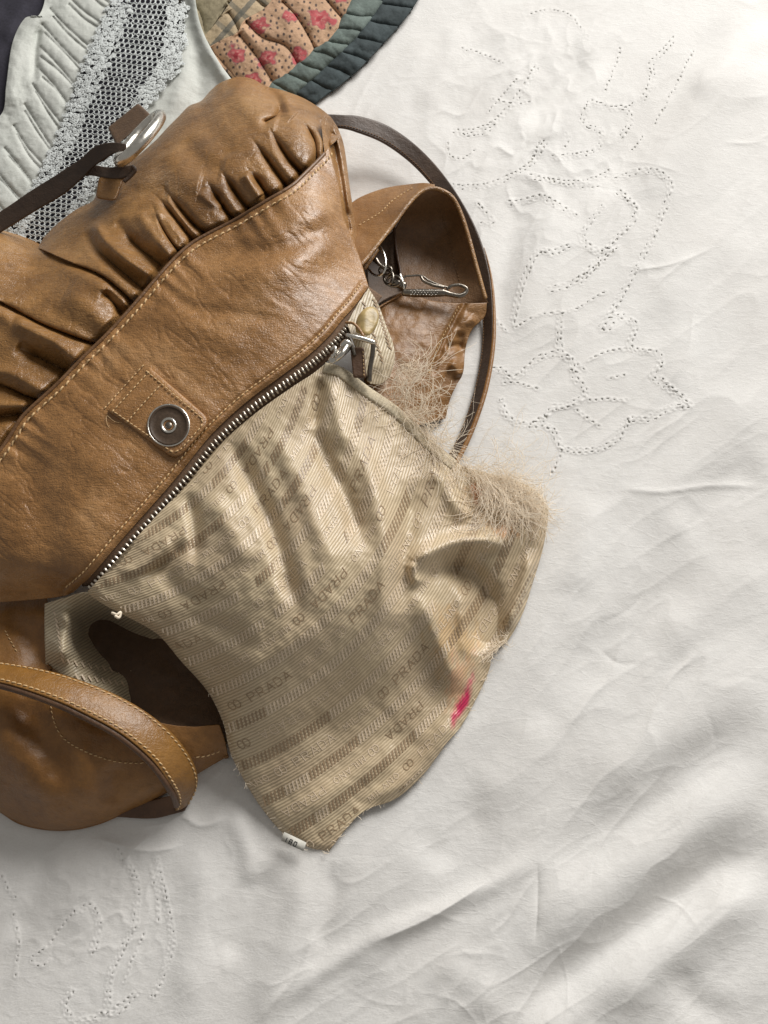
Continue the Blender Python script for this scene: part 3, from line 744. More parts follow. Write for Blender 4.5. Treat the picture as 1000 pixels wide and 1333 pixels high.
# ---- main smooth panel
_pb = tps([(-70, 660, 68), (0, 585, 78), (107, 467, 86), (200, 367, 90), (305, 286, 92), (420, 202, 86), (50, 680, 84), (150, 560, 92), (250, 440, 97), (340, 360, 103), (425, 280, 92),
           (-70, 785, 44), (0, 783, 46), (60, 779, 52), (100, 768, 68), (120, 748, 78), (200, 656, 86), (320, 524, 91), (428, 438, 88), (480, 373, 72), (445, 280, 74), (470, 340, 67), (0, 740, 70), (60, 740, 76)])


def panel_h(x, y):
    h = _pb(x, y)
    h = h + stroke(x, y, [(240, 345), (300, 330), (360, 325), (405, 305), (443, 278)], -3.2, 13, 'g') + stroke(x, y, [(300, 355), (370, 350), (430, 320), (455, 300)], 3.0, 20, 'g')
    h = h + stroke(x, y, [(20, 575), (45, 625), (60, 690), (55, 750)], -3.4, 26, 'g') + stroke(x, y, [(60, 540), (110, 590), (150, 640)], 2.6, 28, 'g')
    h = h + stroke(x, y, [(200, 490), (250, 540), (262, 570)], -1.2, 12, 'g') + stroke(x, y, [(180, 400), (230, 420), (290, 440), (330, 470)], 1.6, 16, 'g')
    h = h + stroke(x, y, [(210, 372), (250, 400), (310, 408), (370, 420)], -1.4, 9, 'g') + stroke(x, y, [(120, 470), (150, 500), (165, 530)], -1.2, 9, 'g')
    # puckers running off the gathered seam
    d, sd, s_ = dist(np.asarray(x, float), np.asarray(y, float), spline(SEAM)[::4])
    h = h + np.exp(-d / 26) * 1.1 * np.sin(s_ * 150 + 3 * np.sin(s_ * 31)) * sstep(2, 9, d)
    u = np.asarray(x) * .64 - np.asarray(y) * .77; v = np.asarray(x) * .77 + np.asarray(y) * .64
    h = h + .45 * fbm(u / 24, v / 60, 14, 3) - .5 * np.clip(1 - np.abs(fbm(u / 13, v / 42, 19, 2)) * 2.2, 0, 1)**2 * sstep(-.2, .5, fbm(np.asarray(x) / 90, np.asarray(y) / 90, 77, 2) + .2)
    d2, _, _ = dist(np.asarray(x, float), np.asarray(y, float), spline(ZIP)[::4])
    h = h - 3.0 * np.exp(-(d2 / 5.0)**1.4) - 1.0 * np.exp(-((d2 - 11) / 3.0)**2)     # turned edge with the stitch line sunk in
    return h


X, Y = coons(SEAM, [(-70, 786), (-30, 785), (0, 784), (40, 781), (70, 778)] + ZIP, [(-70, 662), (-72, 725), (-70, 786)], [(428, 192), (441, 242), (447, 282), (460, 312), (470, 340), (480, 373)], 470, 260)
surface('front_panel', X, Y, panel_h(X, Y), M['tan'], bag, skirt=[('b', 40, 22), ('r', 40, 10)])

# ---- gathered body above the seam
_gb = tps([(-70, 285, 60), (0, 302, 64), (47, 322, 52), (75, 290, 52), (120, 262, 58), (135, 236, 56), (165, 215, 58), (232, 152, 58), (285, 108, 52), (310, 100, 50), (370, 118, 52), (425, 147, 60), (438, 163, 60),
           (-70, 660, 70), (0, 585, 76), (75, 500, 82), (140, 435, 86), (200, 367, 89), (247, 319, 92), (305, 287, 92), (380, 242, 90), (420, 203, 84),
           (100, 380, 88), (0, 450, 84), (160, 310, 84), (220, 250, 86), (280, 180, 84), (330, 150, 80), (340, 200, 92), (390, 170, 88), (280, 240, 94), (0, 360, 80), (-70, 470, 78)])
ROLLS = [
    [(196, 222), (224, 258), (250, 290), (268, 305)], [(258, 218), (278, 250), (295, 276), (306, 288)], [(276, 202), (298, 238), (316, 264), (329, 276)],
    [(312, 206), (334, 234), (352, 261)], [(312, 158), (338, 194), (358, 222), (376, 247)], [(338, 140), (354, 172), (374, 205), (396, 230)],
    [(370, 138), (394, 158), (410, 184), (412, 211)], [(400, 136), (414, 154), (424, 178), (424, 197)],
    [(352, 120), (364, 138), (360, 150), (346, 158)],
    [(180, 236), (206, 258), (228, 284), (250, 312)], [(190, 244), (206, 286), (222, 314), (236, 330)],
]


LONGF = [[(47, 322), (88, 340), (130, 357), (158, 378), (176, 396)], [(-60, 365), (0, 392), (50, 419), (92, 436), (126, 448)], [(-60, 488), (0, 500), (32, 514), (58, 522)], [(8, 446), (48, 464), (84, 482), (96, 486)],
         [(104, 296), (134, 332), (186, 376)], [(152, 284), (174, 316), (210, 346)], [(-50, 548), (0, 542), (34, 538)], [(120, 372), (142, 388), (158, 408)]]


def gather_h(x, y):
    h = _gb(x, y)
    h = h + puff(x, y, ROLLS, 12.5, 15, .60) + puff(x, y, LONGF, 9.0, 24, .45)
    # long soft folds towards the left
    S = [([(47, 322), (88, 340), (130, 357), (158, 378), (176, 396)], 4.5, 14, 's'), ([(0, 305), (50, 330), (100, 350), (140, 378), (165, 402)], 4.0, 14, 'g'),
         ([(-60, 365), (0, 392), (50, 419), (92, 436), (126, 448)], 4.0, 14, 's'), ([(-40, 375), (20, 420), (70, 436), (118, 456)], 2.5, 12, 'g'),
         ([(-60, 488), (0, 500), (32, 514), (58, 522)], 3.5, 14, 's'), ([(-30, 478), (20, 488), (50, 506), (66, 508)], 3.5, 9, 'g'),
         ([(18, 415), (55, 436), (85, 456), (104, 472)], 5.0, 10, 'g'), ([(20, 450), (60, 470), (88, 486)], -4.5, 10, 'g'),
         ([(-40, 560), (0, 545), (30, 540)], -4.0, 8, 'g'), ([(-50, 530), (0, 528), (36, 530)], 4, 9, 'g'),
         ([(122, 288), (136, 312), (165, 338), (198, 360)], 6.0, 8, 'g'), ([(112, 300), (128, 326), (160, 352), (186, 372)], -4.0, 9, 'g'), ([(150, 285), (170, 312), (200, 335), (216, 346)], -5.0, 10, 'g'),
         ([(178, 274), (196, 300), (215, 325), (224, 336)], 4.0, 9, 'g'), ([(205, 272), (208, 292), (222, 315), (236, 328)], 5, 6, 'g'),
         ([(135, 378), (150, 388), (160, 408)], -3.5, 7, 'g'), ([(84, 380), (110, 395), (140, 425)], 3.0, 14, 'g'), ([(60, 400), (95, 420), (128, 438)], -2.0, 10, 'g'),
         ([(262, 135), (272, 165), (292, 190), (300, 205)], -3.0, 14, 'g'), ([(300, 112), (320, 135), (345, 150), (364, 156)], 5.0, 16, 'g'), ([(345, 112), (362, 130), (367, 150)], -8.0, 7, 'g'),
         ([(372, 120), (374, 140), (384, 152)], 4, 9, 'g'), ([(240, 180), (262, 210), (290, 222)], -3.0, 12, 'g'), ([(215, 195), (240, 232), (262, 240)], 4, 16, 'g'), ([(150, 235), (180, 250), (220, 250)], -3.5, 12, 'g'),
         ([(258, 250), (274, 262), (290, 268)], 2.6, 6, 'g'), ([(318, 225), (330, 242), (340, 256)], 5.0, 7, 'g')]
    for p, a, w, k in S: h = h + stroke(x, y, p, a, w, k, (.12, .08))
    x = np.asarray(x, float); y = np.asarray(y, float)
    h = h + 1.1 * fbm(x / 52, y / 52, 21, 2) - .3 * np.clip(1 - 2.4 * np.abs(fbm(x / 20, y / 26, 91, 2)), 0, 1)
    d, _, _ = dist(x, y, spline(SEAM)[::4])
    return h - 5.0 * np.exp(-(d / 6.0)**2)


SIL = [(-70, 285), (0, 302), (30, 314), (47, 323), (58, 308), (76, 290), (100, 272), (121, 261), (128, 245), (142, 228), (168, 212), (200, 185), (218, 166), (232, 152), (246, 138), (262, 131), (274, 118), (288, 107), (310, 100), (330, 103), (346, 112), (370, 118), (398, 129), (425, 147), (438, 163)]
X, Y = coons(SIL, SEAM, [(-70, 285), (-74, 470), (-70, 662)], [(438, 163), (441, 178), (428, 192)], 520, 330)
H = gather_h(X, Y)
# the outline rolls over towards the bed
dS, _, _ = dist(X, Y, spline(SIL)[::4]); H = H - 16 * np.exp(-dS / 7.0)
surface('gathered_panel', X, Y, H, M['ruched'], bag, skirt=[('t', 4, 16)])

# ---- narrow gathered side between the panel and the side pocket
X, Y = coons([(425, 147), (434, 148), (440, 166)], [(456, 316), (460, 318), (464, 306)], [(420, 200), (430, 215), (440, 245), (448, 284), (456, 316)], [(440, 166), (447, 190), (454, 240), (460, 280), (464, 306)], 40, 160)
X, Y = coons([(418, 158), (428, 150), (440, 166)], [(452, 318), (459, 322), (466, 310)], [(418, 158), (424, 205), (438, 245), (446, 284), (452, 318)], [(440, 166), (448, 190), (455, 240), (461, 280), (466, 310)], 50, 160)
sideb = tps([(418, 158, 78), (440, 166, 62), (424, 205, 76), (455, 240, 58), (440, 245, 72), (461, 280, 50), (448, 284, 66), (466, 310, 44), (452, 318, 60)])
Hs = sideb(X, Y) + stroke(X, Y, [(430, 165), (437, 200), (446, 250), (455, 305)], -5, 4, 'g', (.1, .05)) + stroke(X, Y, [(438, 175), (447, 215), (456, 280)], 3, 5, 'g', (.1, .1)) + .8 * fbm(X / 9, Y / 25, 33, 3)
surface('side_gather', X, Y, Hs, M['ruched'], bag, skirt=[('r', 3, 8), ('b', 3, 6)])

# ---- welt and stitching on the seam
c = spline(SEAM, 220)
tube('seam_welt', np.c_[c[::6], panel_h(c[::6, 0], c[::6, 1]) - .2], 1.5, M['welt'], bag, k=10, n=260)
c = offset_curve(spline(SEAM, 300), 8.0)
C, Nn = on_surface(c, panel_h, .35); stitches('seam_stitching', C, Nn, M['thread'], bag, 3.8, 1.6, .68, .5)
c = offset_curve(spline(ZIP, 320), -10.5); C, Nn = on_surface(c, panel_h, .3); stitches('edge_stitching', C, Nn, M['thread'], bag, 2.4, 1.4, .50, .2)

# ---- snap tab
TABQ = [(140, 535), (194, 477), (276, 548), (230, 600)]     # corners measured, clockwise from the left


def rounded(q, rad, n=8):
    q = np.asarray(q, float); out = []
    for i in range(len(q)):
        p, a, b = q[i], q[i - 1], q[(i + 1) % len(q)]; r = rad[i]
        u = (a - p) / np.linalg.norm(a - p); v = (b - p) / np.linalg.norm(b - p)
        for t in np.linspace(0, 1, n): out.append((1 - t)**2 * (p + u * r) + 2 * t * (1 - t) * p + t * t * (p + v * r))
    return np.array(out)


def pad(name, outline, hf, rise, mat, parent, edge=2.5, rings=10):
    """a thin slab with a rounded edge lying on a surface"""
    o = np.asarray(outline, float); c0 = o.mean(0); V = []; n = len(o)
    L = np.linalg.norm(o - c0, axis=1).mean()
    prof = [(1.0, -1.5), (1.0, rise * .35), (1 - edge * .35 / L, rise * .8), (1 - edge / L, rise)] + [(f * (1 - edge / L), rise) for f in np.linspace(1, 0, rings)[1:-1]]
    for f, dh in prof:
        x = c0[0] + (o[:, 0] - c0[0]) * f; y = c0[1] + (o[:, 1] - c0[1]) * f; V.append(P(x, y, hf(x, y) + dh))
    V.append(P(c0[0], c0[1], hf(c0[0], c0[1]) + rise)[None])
    V = np.vstack(V); i = np.arange(n); j = (i + 1) % n; F = []
    for r in range(len(prof) - 1): F.append(np.stack([r * n + i, r * n + j, (r + 1) * n + j, (r + 1) * n + i], -1))
    k = (len(prof) - 1) * n; me_f = np.vstack(F).tolist() + [[k + a, k + b, len(V) - 1] for a, b in zip(i, j)]
    me = bpy.data.meshes.new(name); me.from_pydata(V.tolist(), [], me_f)
    me.update(); o_ = link(name, me, mat, parent)
    if np.mean([p.normal.z for p in me.polygons]) < 0: me.flip_normals()
    return o_


ptab = tps([(140, 535, 0), (194, 477, 0), (276, 548, 0), (230, 600, 0), (208, 540, 0), (100, 480, 0), (300, 500, 0)])
tab_base = tps([(x, y, float(_pb(x, y))) for x, y in ((140, 535), (194, 477), (276, 548), (230, 600), (208, 540), (168, 505))])
tab = pad('snap_tab', rounded(TABQ, [3, 3, 16, 16]), lambda x, y: tab_base(x, y) + .4, 2.6, M['tan'], bag)
tc_ = rounded([(147, 535), (193, 485), (268, 549), (229, 592)], [2, 2, 13, 13]); tc_ = np.vstack([tc_, tc_[:1]])
C, Nn = on_surface(spline(tc_)[::4], lambda x, y: tab_base(x, y) + 3.0, .25); stitches('stitching', C, Nn, M['thread'], tab, 2.2, 1.3, .42, .15)
C, Nn = on_surface(spline([(164, 551), (187, 525), (210, 500)], 30), lambda x, y: tab_base(x, y) + 3.0, .25); stitches('stitching', C, Nn, M['thread'], tab, 2.2, 1.3, .42, .15)
C, Nn = on_surface(spline([(135, 533), (160, 505), (190, 472)], 30), panel_h, .4); stitches('tab_seam_stitching', C, Nn, M['thread'], bag, 2.2, 1.4, .42, .15)
# magnetic snap: a dished metal disc
SC = (219.5, 553.5)


def lathe(name, centre, hf, prof, mat, parent, k=40, asp=(1, 1)):
    a = np.linspace(0, 2 * math.pi, k, endpoint=False); V = []; 
    for r, dh in prof:
        x = centre[0] + r * asp[0] * np.cos(a); y = centre[1] + r * asp[1] * np.sin(a); V.append(P(x, y, hf(x, y) + dh))
    i = np.arange(len(prof) * k).reshape(-1, k); j = np.roll(i, -1, 1)
    F = np.stack([i[:-1], i[1:], j[1:], j[:-1]], -1).reshape(-1, 4)
    me = mesh_np(name, np.vstack(V), F); o = link(name, me, mat, parent)
    if np.mean([p.normal.z for p in me.polygons]) < 0: me.flip_normals()
    return o


th = lambda x, y: tab_base(x, y) + 2.8
snap = lathe('magnetic_snap', SC, th, [(27.5, -.5), (27.5, .5), (26, 1.0), (24, 1.15), (23, .8), (22.5, .55), (16, .75), (12, .8), (8.5, .8)], M['snap'], tab)
lathe('snap_rim', SC, th, [(28, -.4), (28.2, .4), (27.6, 1.0), (26.6, 1.1), (25.9, .8), (25.6, .5)], M['nickel'], snap)
lathe('snap_socket', SC, th, [(10.5, .5), (10.2, 1.2), (8.6, 1.4), (7.4, 1.0), (6.2, .2), (6.0, -.5), (.1, -.7)], M['nickel'], snap, k=24)
lathe('snap_post', SC, th, [(4.6, -.8), (4.6, .4), (4.0, .7), (.1, .75)], M['gun'], snap, k=20)
# loose thread end at the tab
tube('loose_thread', [(168, 551, 92), (150, 549, 92.5), (139, 541, 93), (140, 553, 92), (146, 560, 91)], .16, M['thread'], bag, k=5)

# ---- zipper
zc = spline(ZIP, 240)[8:]; zin = offset_curve(zc, 1) ; zin = zc + (offset_curve(zc, 22) - zc) * sstep(-.02, .06, np.linspace(0, 1, len(zc)))[:, None]; zed = offset_curve(zc, -5)


def zip_h(x, y): return _pb(x, y) - 4.5


t = np.linspace(0, 1, 14)[:, None]
ZX = zed[None, :, 0] * (1 - t) + zin[None, :, 0] * t; ZY = zed[None, :, 1] * (1 - t) + zin[None, :, 1] * t
zipper = surface('zipper', ZX, ZY, zip_h(ZX, ZY) - 5 * t**2, M['tape'], bag, thick=.8)
tv = [(x, y, z) for x in (-.5, .5) for y in (-.5, .5) for z in (-.5, .5)]
tm = bpy.data.meshes.new('tooth')
import bmesh
bm = bmesh.new(); bmesh.ops.create_cube(bm, size=1.0)
for v in bm.verts:
    if v.co.y > 0: v.co.x *= .72
bmesh.ops.scale(bm, vec=(.0017, .0052, .0022), verts=bm.verts); bmesh.ops.bevel(bm, geom=bm.edges[:], offset=.0004, segments=2, affect='EDGES'); bm.to_mesh(tm); bm.free()
tm.materials.append(M['teeth']); tm.polygons.foreach_set('use_smooth', np.ones(len(tm.polygons), bool))
zt = offset_curve(zc, 11.5); zt2 = offset_curve(zc, 13); Lz = np.r_[0, np.cumsum(np.linalg.norm(np.diff(P(*zt.T, zip_h(*zt.T)), axis=0), axis=1))]
C, Nn = on_surface(zt, zip_h, .6); C2, _ = on_surface(offset_curve(zc, 14.5), zip_h, .3)
s = .004
while s < Lz[-1] * .915:
    p = Vector([np.interp(s, Lz, C[:, k]) for k in range(3)]); y = (Vector([np.interp(s, Lz, C2[:, k]) for k in range(3)]) - p).normalized()
    z = Vector([np.interp(s, Lz, Nn[:, k]) for k in range(3)]).normalized(); z = (z - y * z.dot(y)).normalized(); x = y.cross(z)
    o = bpy.data.objects.new('tooth', tm); col.objects.link(o); o.parent = zipper
    m = Matrix((x, y, z)).transposed().to_4x4(); m.translation = p; o.matrix_local = m @ Matrix.Rotation(random.gauss(0, .05), 4, 'Z')
    s += .0034

# ---- torn lining pulled out of the zipped pocket
ROWS = [(0, [(250, 646), (298, 614), (340, 570)]), (1, [(215,722),(262, 688), (323, 646), (362, 602)]), (2, [(200, 785), (259, 750), (349, 682), (381, 630), (400, 580)]), (3, [(190, 835), (240, 815), (300, 785), (368, 733), (400, 690), (432, 634), (450, 573), (474, 514)]),
    (4, [(240, 861), (320, 831), (381, 784), (429, 723), (461, 682), (483, 643), (508, 560)]), (5, [(272, 905), (362, 866), (419, 816), (465, 768), (502, 714), (530, 650), (552, 576)]),
    (6, [(297, 945), (350, 922), (425, 870), (465, 826), (500, 785), (540, 720), (590, 640)]), (7, [(325, 985), (380, 960), (450, 918), (500, 870), (545, 810), (590, 740), (630, 670)]),
    (8, [(350, 1045), (415, 1000), (474, 955),(532, 905), (590, 840), (630, 780), (670, 710)]), (9, [(385, 1084), (460, 1026), (552, 948), (610, 880), (660, 800),(700,720)])]   # points measured along the woven ropes; each list is one row
rp = np.array([(x, y, k) for k, pts in ROWS for x, y in pts], float)
def _basis(x, y):
    x = (np.asarray(x, float) - 420) / 200; y = (np.asarray(y, float) - 780) / 250
    return np.stack([x**i * y**j for i in range(4) for j in range(4 - i)], -1)
_A = _basis(rp[:, 0], rp[:, 1]); _w = np.linalg.solve(_A.T @ _A + 2e-3 * np.eye(_A.shape[1]), _A.T @ rp[:, 2])
ROWH = 46.0
def cloth_uv(x, y):
    x = np.asarray(x, float); y = np.asarray(y, float)
    return np.stack([.80 * x - .60 * y, ROWH * (_basis(x, y) @ _w)], -1)


_lb = tps([(115, 768, 72), (165, 710, 80), (240, 625, 82), (330, 535, 84), (420, 478, 82), (480, 508, 72), (520, 535, 62), (560, 575, 48), (600, 610, 38), (640, 660, 30), (664, 622, 22), (697, 638, 15), (665, 690, 24), (713, 682, 8),
           (700, 740, 5), (660, 835, 5), (625, 900, 5), (580, 970, 4), (515, 1040, 4), (425, 1112, 4), (372, 1090, 5), (320, 1020, 14), (295, 960, 28), (270, 900, 40), (205, 825, 58), (160, 800, 66),
           (300, 700, 86), (380, 650, 84), (460, 600, 76), (400, 800, 80), (500, 740, 70), (350, 850, 70), (330, 920, 50), (470, 855, 48), (480, 890, 28), (430, 945, 20), (540, 900, 15), (400, 1030, 12), (570, 650, 48), (590, 740, 32), (650, 760, 14)])
LSTR = [([(296, 560), (325, 625), (352, 680), (374, 745), (392, 815)], -8.5, 14, 'g'), ([(400, 540), (430, 610), (452, 650), (474, 720)], -7.5, 13, 'g'), ([(246, 640), (256, 700), (250, 735)], -6, 10, 'g'),
        ([(350, 555), (392, 630), (425, 720), (430, 770)], 5, 16, 'g'), ([(462, 560), (488, 640), (504, 720), (498, 790), (470, 840)], 7, 15, 'g'), ([(545, 620), (530, 690), (520, 750), (518, 800)], -8, 15, 'g'),
        ([(270, 640), (300, 690), (325, 740)], 4, 16, 'g'), ([(200, 720), (225, 760), (280, 790)], -4, 14, 'g'), ([(150, 745), (190, 735), (230, 690)], 3, 9, 'g'), ([(180, 755), (215, 735), (245, 700)], -4, 7, 'g'),
        ([(533, 746), (546, 728), (585, 708), (635, 703), (668, 711)], 11, 12, 'g'), ([(552, 756), (580, 742), (610, 734)], -5, 9, 'g'), ([(536, 730), (539, 748), (548, 762)], 4, 7, 'g'),
        ([(572, 748), (606, 745), (632, 775), (630, 815), (617, 852)], -14, 19, 'g'), ([(542, 766), (562, 812), (584, 868), (596, 905)], 6, 15, 'g'), ([(696, 712), (680, 765), (655, 828)], 9, 9, 'g'),
        ([(600, 760), (602, 810), (606, 860)], 3, 8, 'g'), ([(515, 800), (545, 860), (568, 915), (565, 955)], -4, 26, 'g'), ([(600, 905), (570, 965), (530, 1015), (470, 1048)], 5, 12, 'g'),
        ([(330, 1000), (380, 960), (440, 930)], -3, 18, 'g'), ([(360, 1070), (420, 1040), (480, 1000), (530, 960)], 3.5, 16, 'g'), ([(300, 880), (360, 850), (420, 815)], 3, 16, 'g'), ([(230, 800), (290, 815), (330, 850)], -3, 14, 'g'),
        ([(560, 600), (590, 650), (610, 680)], 5, 12, 'g'), ([(604, 632), (628, 665), (655, 694)], -5, 9, 'g'), ([(430, 490), (440, 540), (455, 590)], 5, 13, 'g'), ([(420, 490), (412, 530), (408, 560)], -6, 8, 'g')]


def lining_h(x, y):
    h = _lb(x, y)
    for p, a, w, k in LSTR: h = h + stroke(x, y, p, a, w, k)
    x = np.asarray(x, float); y = np.asarray(y, float)
    h = h + .8 * fbm(x / 40, y / 40, 41, 3) + .25 * fbm(x / 12, y / 12, 43, 2)
    return np.maximum(h, sheet_h(x, y) + 1.8)


LE = dict(left=[(112, 772), (140, 742), (165, 714), (205, 670), (240, 634), (285, 580), (330, 540), (380, 504), (405, 488), (423, 474)],
          top=[(423, 474), (446, 481), (480, 506), (520, 534), (560, 574), (594, 602), (628, 614), (664, 622), (697, 638), (713, 660), (713, 681)],
          right=[(713, 681), (706, 718), (694, 758), (680, 800), (661, 834), (642, 850), (637, 872), (625, 900), (602, 943), (580, 970), (550, 1010), (515, 1040), (476, 1055), (450, 1080), (426, 1112)],
          bottom=[(112, 772), (140, 790), (160, 800), (205, 826), (235, 860), (270, 900), (290, 940), (300, 980), (320, 1020), (345, 1058), (372, 1088), (400, 1106), (426, 1112)])
X, Y = coons(LE['left'], LE['right'][::-1], LE['bottom'], LE['top'], 10, 10)
# quad: top edge = zip side (left->right), right side = selvedge, bottom = far edge, left = lower mouth edge
X, Y = coons(LE['left'], LE['right'][::-1], LE['bottom'], LE['top'], 380, 420)
Hl = lining_h(X, Y)
dB, _, _ = dist(X, Y, spline(LE['bottom'])[::4]); Hl = Hl - 6 * np.exp(-(dB / 5.0)**1.5)
UV = cloth_uv(X, Y)
st = np.ones(X.shape + (3,))
def blot(cx, cy, rx, ry, ang, colr, seed, soft=.5, rag=.4):
    global st
    ca, sa = math.cos(ang), math.sin(ang); u = ((X - cx) * ca + (Y - cy) * sa) / rx; v = (-(X - cx) * sa + (Y - cy) * ca) / ry
    r = np.hypot(u, v) + rag * fbm(X / 5, Y / 12, seed, 3); st = mixc(st, colr, 1 - sstep(1 - soft, 1.0, r))
blot(600, 918, 9.5, 36, .40, (1.05, .05, .34), 3, .55, .16); blot(612, 888, 6, 22, .45, (1.1, .35, .62), 4, .8); blot(588, 852, 6, 12, .2, (1.1, .62, .62), 5, .7); blot(600, 880, 18, 60, .35, (1.05, .82, .74), 6, .8)
blot(622, 640, 14, 22, -.5, (1.15, .78, .68), 7, .6); blot(655, 690, 22, 12, .3, (1.1, .85, .72), 8, .7); blot(590, 830, 40, 60, 0, (1.0, .88, .72), 9, .9)
lining = surface('torn_lining', X, Y, Hl, M['lining'], bag, thick=.5, uv=UV, colr=None)
set_col(lining.data, np.c_[np.clip(st, 0, 1.3).reshape(-1, 3), np.ones(st.size // 3)], 'stain')

# woven ropes and lettering, laid into the cloth
GA = np.stack([X.ravel(), Y.ravel()], -1)
def inv_uv(a, b):
    x = 400 + 0 * a; y = 750 + 0 * a
    x = .8 * a - 0 * b + 420; y = 0 * a + 700 + (b - 3 * ROWH)
    for it in range(60):
        f = cloth_uv(x, y); ra = a - f[..., 0]; rb = b - f[..., 1]; e = .5
        fx = (cloth_uv(x + e, y) - f) / e; fy = (cloth_uv(x, y + e) - f) / e
        det = fx[..., 0] * fy[..., 1] - fy[..., 0] * fx[..., 1]; det = np.where(np.abs(det) < .15, .15, det)
        sx = np.clip((ra * fy[..., 1] - rb * fy[..., 0]) / det, -40, 40); sy = np.clip((rb * fx[..., 0] - ra * fx[..., 1]) / det, -40, 40)
        x = x + .8 * sx; y = y + .8 * sy
    f = cloth_uv(x, y); return x, y, np.hypot(a - f[..., 0], b - f[..., 1]) < .6


poly = np.vstack([spline(LE['left'])[:-1], spline(LE['top'])[:-1], spline(LE['right'])[:-1], spline(LE['bottom'])[::-1]])
def inside(x, y, margin=2.5):
    r = np.zeros(np.shape(x), bool); n = len(poly)
    for i in range(n):
        x1, y1 = poly[i]; x2, y2 = poly[(i + 1) % n]
        c = ((y1 > y) != (y2 > y)) & (x < (x2 - x1) * (y - y1) / (y2 - y1 + 1e-12) + x1); r ^= c
    return r


GLYPH = {  # single-line capitals on a 0..1 box
    'P': [[(0, 0), (0, 1), (.55, 1), (.75, .88), (.75, .62), (.55, .48), (0, .48)]], 'R': [[(0, 0), (0, 1), (.55, 1), (.75, .88), (.75, .62), (.55, .48), (0, .48)], [(.4, .48), (.8, 0)]],
    'A': [[(0, 0), (.42, 1), (.84, 0)], [(.16, .34), (.68, .34)]], 'D': [[(0, 0), (0, 1), (.45, 1), (.74, .8), (.8, .5), (.74, .2), (.45, 0), (0, 0)]],
    'M': [[(0, 0), (.08, 1), (.45, .2), (.82, 1), (.9, 0)]], 'I': [[(.1, 0), (.1, 1)]], 'L': [[(0, 1), (0, 0), (.6, 0)]], 'N': [[(0, 0), (0, 1), (.75, 0), (.75, 1)]],
    'O': [[(.4, 0), (.1, .2), (0, .5), (.1, .8), (.4, 1), (.7, .8), (.8, .5), (.7, .2), (.4, 0)]]}
quads = {0: [], 1: []}   # ribbon quads in cloth coordinates by tone
def line_quads(pts, w, tone):
    p = np.asarray(pts, float)
    q = [];
    for a, b in zip(p[:-1], p[1:]):
        n = max(1, int(np.hypot(*(b - a)) / 3.0))
        for k in range(n): q.append((a + (b - a) * k / n, a + (b - a) * (k + 1) / n))
    for a, b in q:
        t = (b - a) / (np.hypot(*(b - a)) + 1e-9); nrm = np.array([-t[1], t[0]]) * w / 2; a = a - t * w * .25; b = b + t * w * .25
        quads[tone].append([a + nrm, b + nrm, b - nrm, a - nrm])
def word(text, a0, b0, size, flip, tone, w=1.5):
    x = 0.0; adv = {'I': .42, 'M': 1.25, 'L': .9}
    for chh in text:
        for stt in GLYPH[chh]:
            pts = np.array(stt) * (size * 1.05, size); pts[:, 0] += x
            pts = pts * (1, -1) + (0, size / 2)
            if flip: pts = -pts
            line_quads(pts + (a0, b0), w, tone)
        x += size * (adv.get(chh, 1.12) + .12)
    return x
rr = random.Random(5)
for row in range(-3, 13):
    b0 = row * ROWH
    seg = 5.3; a = -520.0
    while a < 260:       # the rope: slanted s-shaped floats
        tone = int(vnoise(np.array(a / 60.), np.array(row * 1.7), 12) > .12)
        if vnoise(np.array(a / 40. + 50), np.array(row * 2.3), 15) > -.62:
            pts = [(a - 3.0, b0 + 5.0), (a - 1.5, b0 + 3.9), (a, b0), (a + 1.5, b0 - 3.9), (a + 3.0, b0 - 5.0)]
            line_quads(pts, 2.1, tone)
        a += seg
    a = -520.0 + rr.uniform(0, 70); k = 0
    while a < 260:
        tone = int(vnoise(np.array(a / 60. + 7), np.array(row * 1.3), 22) > .0); fl = row % 2 == 0
        L_ = 10.5 * 1.24 * 5 if k % 2 == 0 else 8 * 1.1 * 6
        if k % 2 == 0: word('PRADA', a + (L_ if fl else 0), b0 + ROWH / 2, 10.5, fl, tone, 1.05); a += L_ + 14
        else:
            word('MILANO', a + (L_ if fl else 0), b0 + ROWH / 2, 8, fl, 0, .95); a += L_ + 12
            # small knot emblem beside the words
            for dx in (0, 7): line_quads([(a + dx + 4 * math.cos(q), b0 + ROWH / 2 + 5 * math.sin(q)) for q in np.linspace(0, 2 * math.pi, 11)], 1.0, tone)
            a += 24
        k += 1
for tone, nm, mt in ((0, 'pale_woven_motif', 'motif_l'), (1, 'umber_woven_motif', 'motif_d')):
    Q = np.array(quads[tone]); x, y, ok = inv_uv(Q[..., 0], Q[..., 1]); ok &= inside(x, y)
    d, _, _ = dist(x, y, poly[::3]); ok &= d > 4
    ok &= np.hypot((x - 606) / 24, (y - 900) / 60) > 1
    ok = ok.all(axis=1); ok &= (np.ptp(x, axis=1) < 16) & (np.ptp(y, axis=1) < 16)
    x, y = x[ok], y[ok]; V = P(x, y, lining_h(x, y) + .28)
    # lower-edge roll of the cloth applies to the motif too
    Fq = np.arange(V.shape[0] * 4).reshape(-1, 4)
    nrm = np.cross(V[:, 1] - V[:, 0], V[:, 3] - V[:, 0])[:, 2]; Fq[nrm < 0] = Fq[nrm < 0][:, ::-1]
    o = link(nm, mesh_np(nm, V.reshape(-1, 3), Fq), M[mt], lining); o['kind'] = 'stuff'

